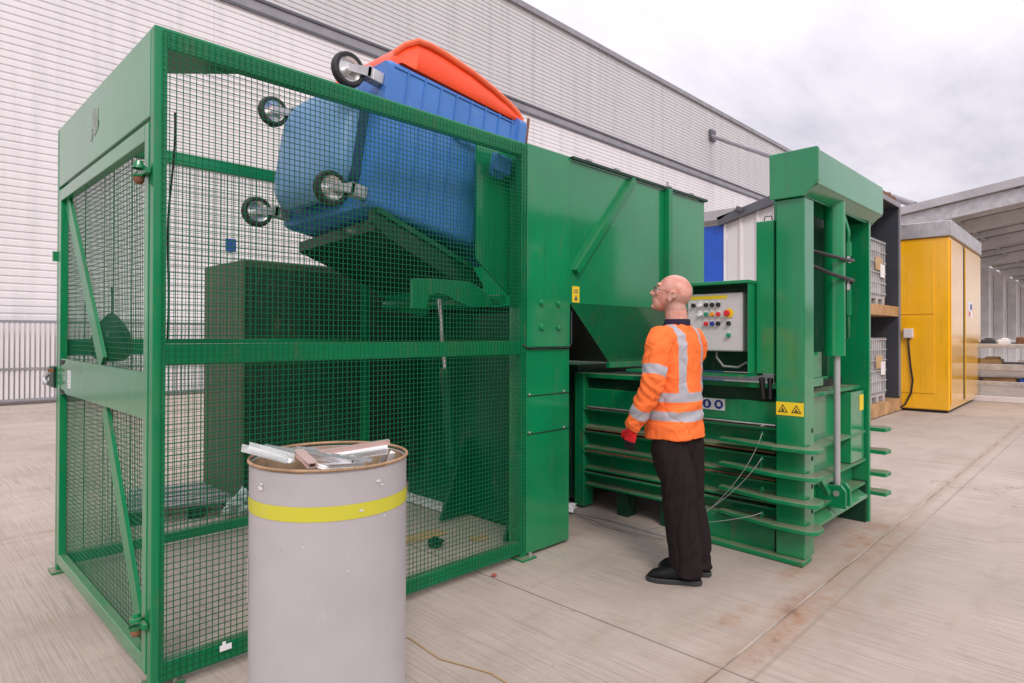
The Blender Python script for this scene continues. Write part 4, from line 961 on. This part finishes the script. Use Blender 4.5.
for s_ in (1,-1):
    mb.ell(hp(.064,s_*.036,-.012),(.026,.022,.02),HT,12,8) # cheek
    mb.ell(hp(.110,s_*.010,-.022),(.009,.008,.008),HT,8,6)
    EM = HT@Matrix.Rotation(R(-14*s_),3,'Z')
    ear = [hp(-.012+.019*math.cos(t),s_*(.084+.003*math.cos(t)),-.004+.031*math.sin(t)) for t in [R(-60+i*25) for i in range(11)]]
    mb.tube(ear,.0055,8); mb.ell(hp(-.010,s_*.079,-.006),(.016,.006,.028),EM,12,10)
    mb.ell(hp(-.008,s_*.079,-.03),(.010,.007,.012),EM,10,8)
    limb(mb,[(HP[s_]-Vector((0,s_*.02,.0)),.05),(HP[s_]*.5+KN[s_]*.5,.045),(KN[s_],.045),(KN[s_]-Vector((.015,0,.16)),.054),(AN[s_],.034),(AN[s_]-Vector((0,0,.03)),.030)])
    limb(mb,[(AN[s_]+TQ@Vector((-.05,0,-.045)),.028),(AN[s_]+TQ@Vector((.05,0,-.04)),.030),(AN[s_]+TQ@Vector((.14,0,-.045)),.020)])
    limb(mb,[(SH[s_]+Vector((0,-s_*.05,.0)),.055),(SH[s_],.055),((SH[s_]+EL[s_])/2,.046),(EL[s_],.040),((EL[s_]*.6+WR[s_]*.4),.041),(WR[s_],.027),(WR[s_]+(WR[s_]-EL[s_]).normalized()*.03,.028)])
def hand(mb, s_, g):
    w0 = WR[s_]; ad = (w0-EL[s_]).normalized(); dn = (ad+Vector((0,0,-1.6))).normalized()
    fx = Vector((1,0,0)); pn = Vector((0,-s_,0))            # palm faces the thigh
    kx = dn.cross(pn).normalized()*(1 if dn.cross(pn).x>0 else -1)  # across the palm towards the thumb side
    c = w0+dn*.055
    q = Matrix((kx, pn, kx.cross(pn))).transposed()
    mb.ell(c,(.040+g,.016+g,.052+g),q,14,10)
    for i,(ln,off) in enumerate(((.070,.027),(.078,.009),(.072,-.010),(.056,-.028))):
        b0 = w0+dn*.085+kx*off; r = .0088+g
        p1 = b0+dn*ln*.45+pn*.006; p2 = p1+(dn*.8+pn*.7).normalized()*ln*.32; p3 = p2+(dn*.35+pn*1.0).normalized()*ln*.26
        limb(mb,[(b0-dn*.02,r),(b0,r),(p1,r*.95),(p2,r*.88),(p3,r*.75)],8)
    t0 = w0+dn*.03+kx*.026; t1 = t0+(dn*.6+kx*.8+pn*.2).normalized()*.035; t2 = t1+(dn*1.0+kx*.25+pn*.4).normalized()*.028; t3 = t2+(dn+pn*.4).normalized()*.02
    limb(mb,[(t0,.012+g),(t1,.011+g),(t2,.0095+g),(t3,.008+g)],8)
    return dn,kx,pn,c
for s_ in (1,-1): hand(mb,s_,-.0012)
HTI = HT.inverted()
def bmat(c,n):
    q = HTI@(c-HC)
    return 1 if (-.085 < q.z+abs(q.y)*.2 < .035+noise.noise(c*60)*.012 and q.x < .005+noise.noise(c*70)*.012 and c.z>1.6) else 0
body = fuse(mb,'body',[M['skin'],M['stubble']],pr,.0045,2,None,bmat)
# eyes, spectacles
for s_ in (1,-1):
    MB().ell(hp(.080,s_*.031,.012),(.011,.012,.011),None,12,8).build('eye',M['stickwhite'],pr,smooth='all')
    MB().ell(hp(.0895,s_*.0315,.013),(.003,.005,.005),None,10,6).build('iris',M['blacksign'],pr,smooth='all')
gl = MB()
for s_ in (1,-1):
    lp = [hp(.108-.006*abs(math.cos(a)),s_*(.033+.024*math.cos(a)),.008+.017*math.sin(a)) for a in [2*math.pi*k/14 for k in range(15)]]
    gl.tube(lp,.0016,6)
    gl.tube([hp(.102,s_*.057,.014),hp(.085,s_*.074,.014),hp(.0,s_*.084,.018),hp(-.022,s_*.083,.008),hp(-.032,s_*.080,-.012)],.0018,6)
gl.tube([hp(.108,.010,.012),hp(.112,0,.014),hp(.108,-.010,.012)],.0016,6)
gs = gl.build('spectacles',M['blacksign'],pr,smooth='all')
for s_ in (1,-1): MB().ell(hp(.106,s_*.033,.008),(.0012,.022,.016),HT,14,8).build('lens',M['lens'],gs,smooth='all')
# --- shirt
def nz(v,s): return noise.noise(Vector(v)*s)
mb = MB()
mb.loft([ring((.005,0,.845),.158,.206,28,sq=2.4),ring((.005,0,.92),.152,.198,28,sq=2.4),ring((.006,0,1.05),.144,.186,28,sq=2.3),ring((.008,0,1.2),.140,.188,28,sq=2.3),ring((.0,0,1.32),.135,.200,28,sq=2.3),
   ring((-.008,0,1.40),.122,.205,28,sq=2.2),ring((-.012,0,1.455),.10,.180,28),ring((-.012,0,1.495),.080,.125,28),ring((-.008,0,1.525),.068,.080,28)])
for s_ in (1,-1):
    e,w0 = EL[s_],WR[s_]
    limb(mb,[(SH[s_]+Vector((0,-s_*.07,.01)),.075),(SH[s_]+Vector((0,s_*.0,.0)),.082),(SH[s_]+Vector((0,s_*.035,-.05)),.080),((SH[s_]*.5+e*.5)+Vector((0,s_*.01,0)),.072),(e,.066),(e*.6+w0*.4,.062),(e*.25+w0*.75,.054),(w0+(w0-e).normalized()*.008,.047)],20)
def sdisp(c,n):
    k = .5+.5*min(1,abs(c.y)/.2)
    a = noise.noise(Vector((c.x*9,c.y*9,c.z*5)))*.007
    b_ = noise.noise(Vector((c.x*14+3,c.y*14,c.z*22+c.x*14)))*.005*k
    e = 0
    for s_ in (1,-1):
        d = (c-EL[s_]).length
        if d < .16: e += .006*math.sin((c.z-c.x)*95+s_)*(1-d/.16)
    wz = math.exp(-((c.z-.98)/.10)**2)*.005*math.sin(c.z*75+c.y*16+c.x*10)
    cr = (1-abs(noise.noise(Vector((c.x*7+c.z*3,c.y*7,c.z*6-c.y*5)))*2.2))**6*.007
    cr2 = (1-min(1,abs(noise.noise(Vector((c.x*5+9,c.y*9+c.z*4,c.z*9)))*2.6)))**5*.006*k
    return a+b_+e+wz-cr+cr2
def armpos(c):
    for s_ in (1,-1):
        if c.y*s_ > .165 or (c.x > .13 and c.y*s_ > .14 and c.z<1.1):
            S,E_,W0 = SH[s_],EL[s_],WR[s_]
            d1 = (E_-S); t1 = (c-S).dot(d1)/d1.length_squared
            d2 = (W0-E_); t2 = (c-E_).dot(d2)/d2.length_squared
            r1 = (c-(S+d1*max(0,min(1,t1)))).length; r2 = (c-(E_+d2*max(0,min(1,t2)))).length
            torso = (c.x-.01)**2/.15**2+(c.y)**2/.205**2
            if (torso > 1.12 and min(r1,r2) < .085) or c.y*s_ > .23:
                return (1,t1) if r1 < r2 else (2,t2)
    return None
def smat(c,n):
    a = armpos(c)
    if a:
        k,t = a
        if k == 1 and .60 < t < .80 : return 1
        if k == 2 and .50 < t < .72: return 1
        if k == 1 and t > .15: return 0
        if k == 2: return 0
    z = c.z
    if .955 < z-(.01*c.x) < 1.01: return 1
    if 1.065 < z < 1.12: return 1
    if abs(abs(c.y)-.112) < .0275 and z > 1.115: return 1
    return 0
shirt = fuse(mb,'shirt',[M['hivis'],M['reflect']],pr,.006,4,sdisp,smat)
cb_ = MB().loft([ring((-.006,0,1.512),.080,.086,24),ring((-.012,0,1.548),.073,.075,24),ring((-.010,0,1.55),.069,.071,24),ring((-.004,0,1.515),.070,.076,24)],False)
cb_.build('collar',M['collar'],shirt,smooth='all')
# --- trousers
mb = MB()
mb.loft([ring((.005,0,.98),.112,.155,24),ring((.005,0,.90),.120,.165,24),ring((.0,0,.80),.118,.170,24,sq=2.4),ring((.0,0,.74),.10,.15,24,sq=2.4)])
for s_ in (1,-1):
    limb(mb,[(HP[s_]+Vector((.0,-s_*.010,.02)),.094),(HP[s_]+Vector((.0,s_*.005,-.12)),(.108,.106)),(HP[s_]*.5+KN[s_]*.5+Vector((.0,0,0)),(.106,.102)),(KN[s_]+Vector((-.01,0,.12)),(.102,.096)),(KN[s_]+Vector((-.012,0,-.02)),(.098,.090)),(KN[s_]*.5+AN[s_]*.5+Vector((-.01,0,0)),(.096,.086)),(AN[s_]+Vector((.0,0,.06)),(.094,.082)),(AN[s_]+Vector((.006,0,-.028)),(.098,.080))],20)
def tdisp(c,n):
    low = max(0,1-(c.z-.03)/.22) if c.z<.25 else 0
    a = noise.noise(Vector((c.x*16+c.z*1.2,c.y*16-c.z,c.z*1.6)))*.010
    b_ = math.sin(c.z*62+noise.noise(c*7)*4+c.x*25)*.008*low
    kz = math.exp(-((c.z-.50)/.07)**2)*.003*math.sin(c.z*58+c.x*25+c.y*10)
    cr = (1-min(1,abs(noise.noise(Vector((c.x*11+c.z*2,c.y*11+c.z,c.z*1.8)))*2.6)))**5*.010
    return a+b_+kz-cr
fuse(mb,'trousers',M['trousers'],pr,.006,3,tdisp)
# --- shoes
for s_ in (1,-1):
    A = AN[s_]; ang = TW+R(4 if s_>0 else -8); Q = Matrix.Rotation(ang,3,'Z')
    def fp(x,y,z): return Vector((A.x,A.y,0))+Q@Vector((x,y,z))
    mb = MB(); rs = []
    for (x,w_,z0,z1) in ((-.085,.012,.03,.06),(-.080,.034,.024,.095),(-.05,.043,.022,.125),(0,.046,.022,.135),(.05,.046,.022,.118),(.10,.049,.022,.092),(.15,.050,.022,.076),(.19,.043,.022,.062),(.212,.026,.024,.044),(.220,.01,.03,.036)):
        c = (z0+z1)/2; h = (z1-z0)/2
        rs.append([fp(x,w_*math.copysign(abs(math.cos(t))**.8,math.cos(t)),c+h*math.copysign(abs(math.sin(t))**.8,math.sin(t))) for t in [2*math.pi*k/16 for k in range(16)]])
    mb.loft(rs); sh_ = mb.build('shoe',M['shoe'],pr,smooth='all')
    out_ = [(-.092,0),(-.085,.028),(-.05,.043),(.02,.043),(.10,.052),(.16,.053),(.20,.042),(.226,.02),(.23,0)]
    poly = out_+[(x,-y) for x,y in reversed(out_[1:-1])]
    pts_ = [fp(x,y,0) for x,y in poly]
    MB().prism([(p.x,p.y) for p in pts_],'z',.001,.028).build('sole',M['sole'],sh_,bevel=.004)
# --- gloves
for s_ in (1,-1):
    mb = MB(); dn,kx,pn,c = hand(mb,s_,.0022)
    limb(mb,[(WR[s_]-(WR[s_]-EL[s_]).normalized()*.03,.032),(WR[s_]+dn*.02,.031),(WR[s_]+dn*.05,(.034,.022))],12)
    w0 = WR[s_]
    fuse(mb,'glove',[M['gloveblack'],M['glovered']],pr,.003,1,None,lambda p,n,w0=w0,pn=pn,dn=dn,kx=kx:(1 if ((p-w0).dot(dn)<.085 and ((p-w0).dot(pn)<.004 or (p-w0).dot(kx)>.024)) or (p-w0).dot(dn)<.015 else 0))
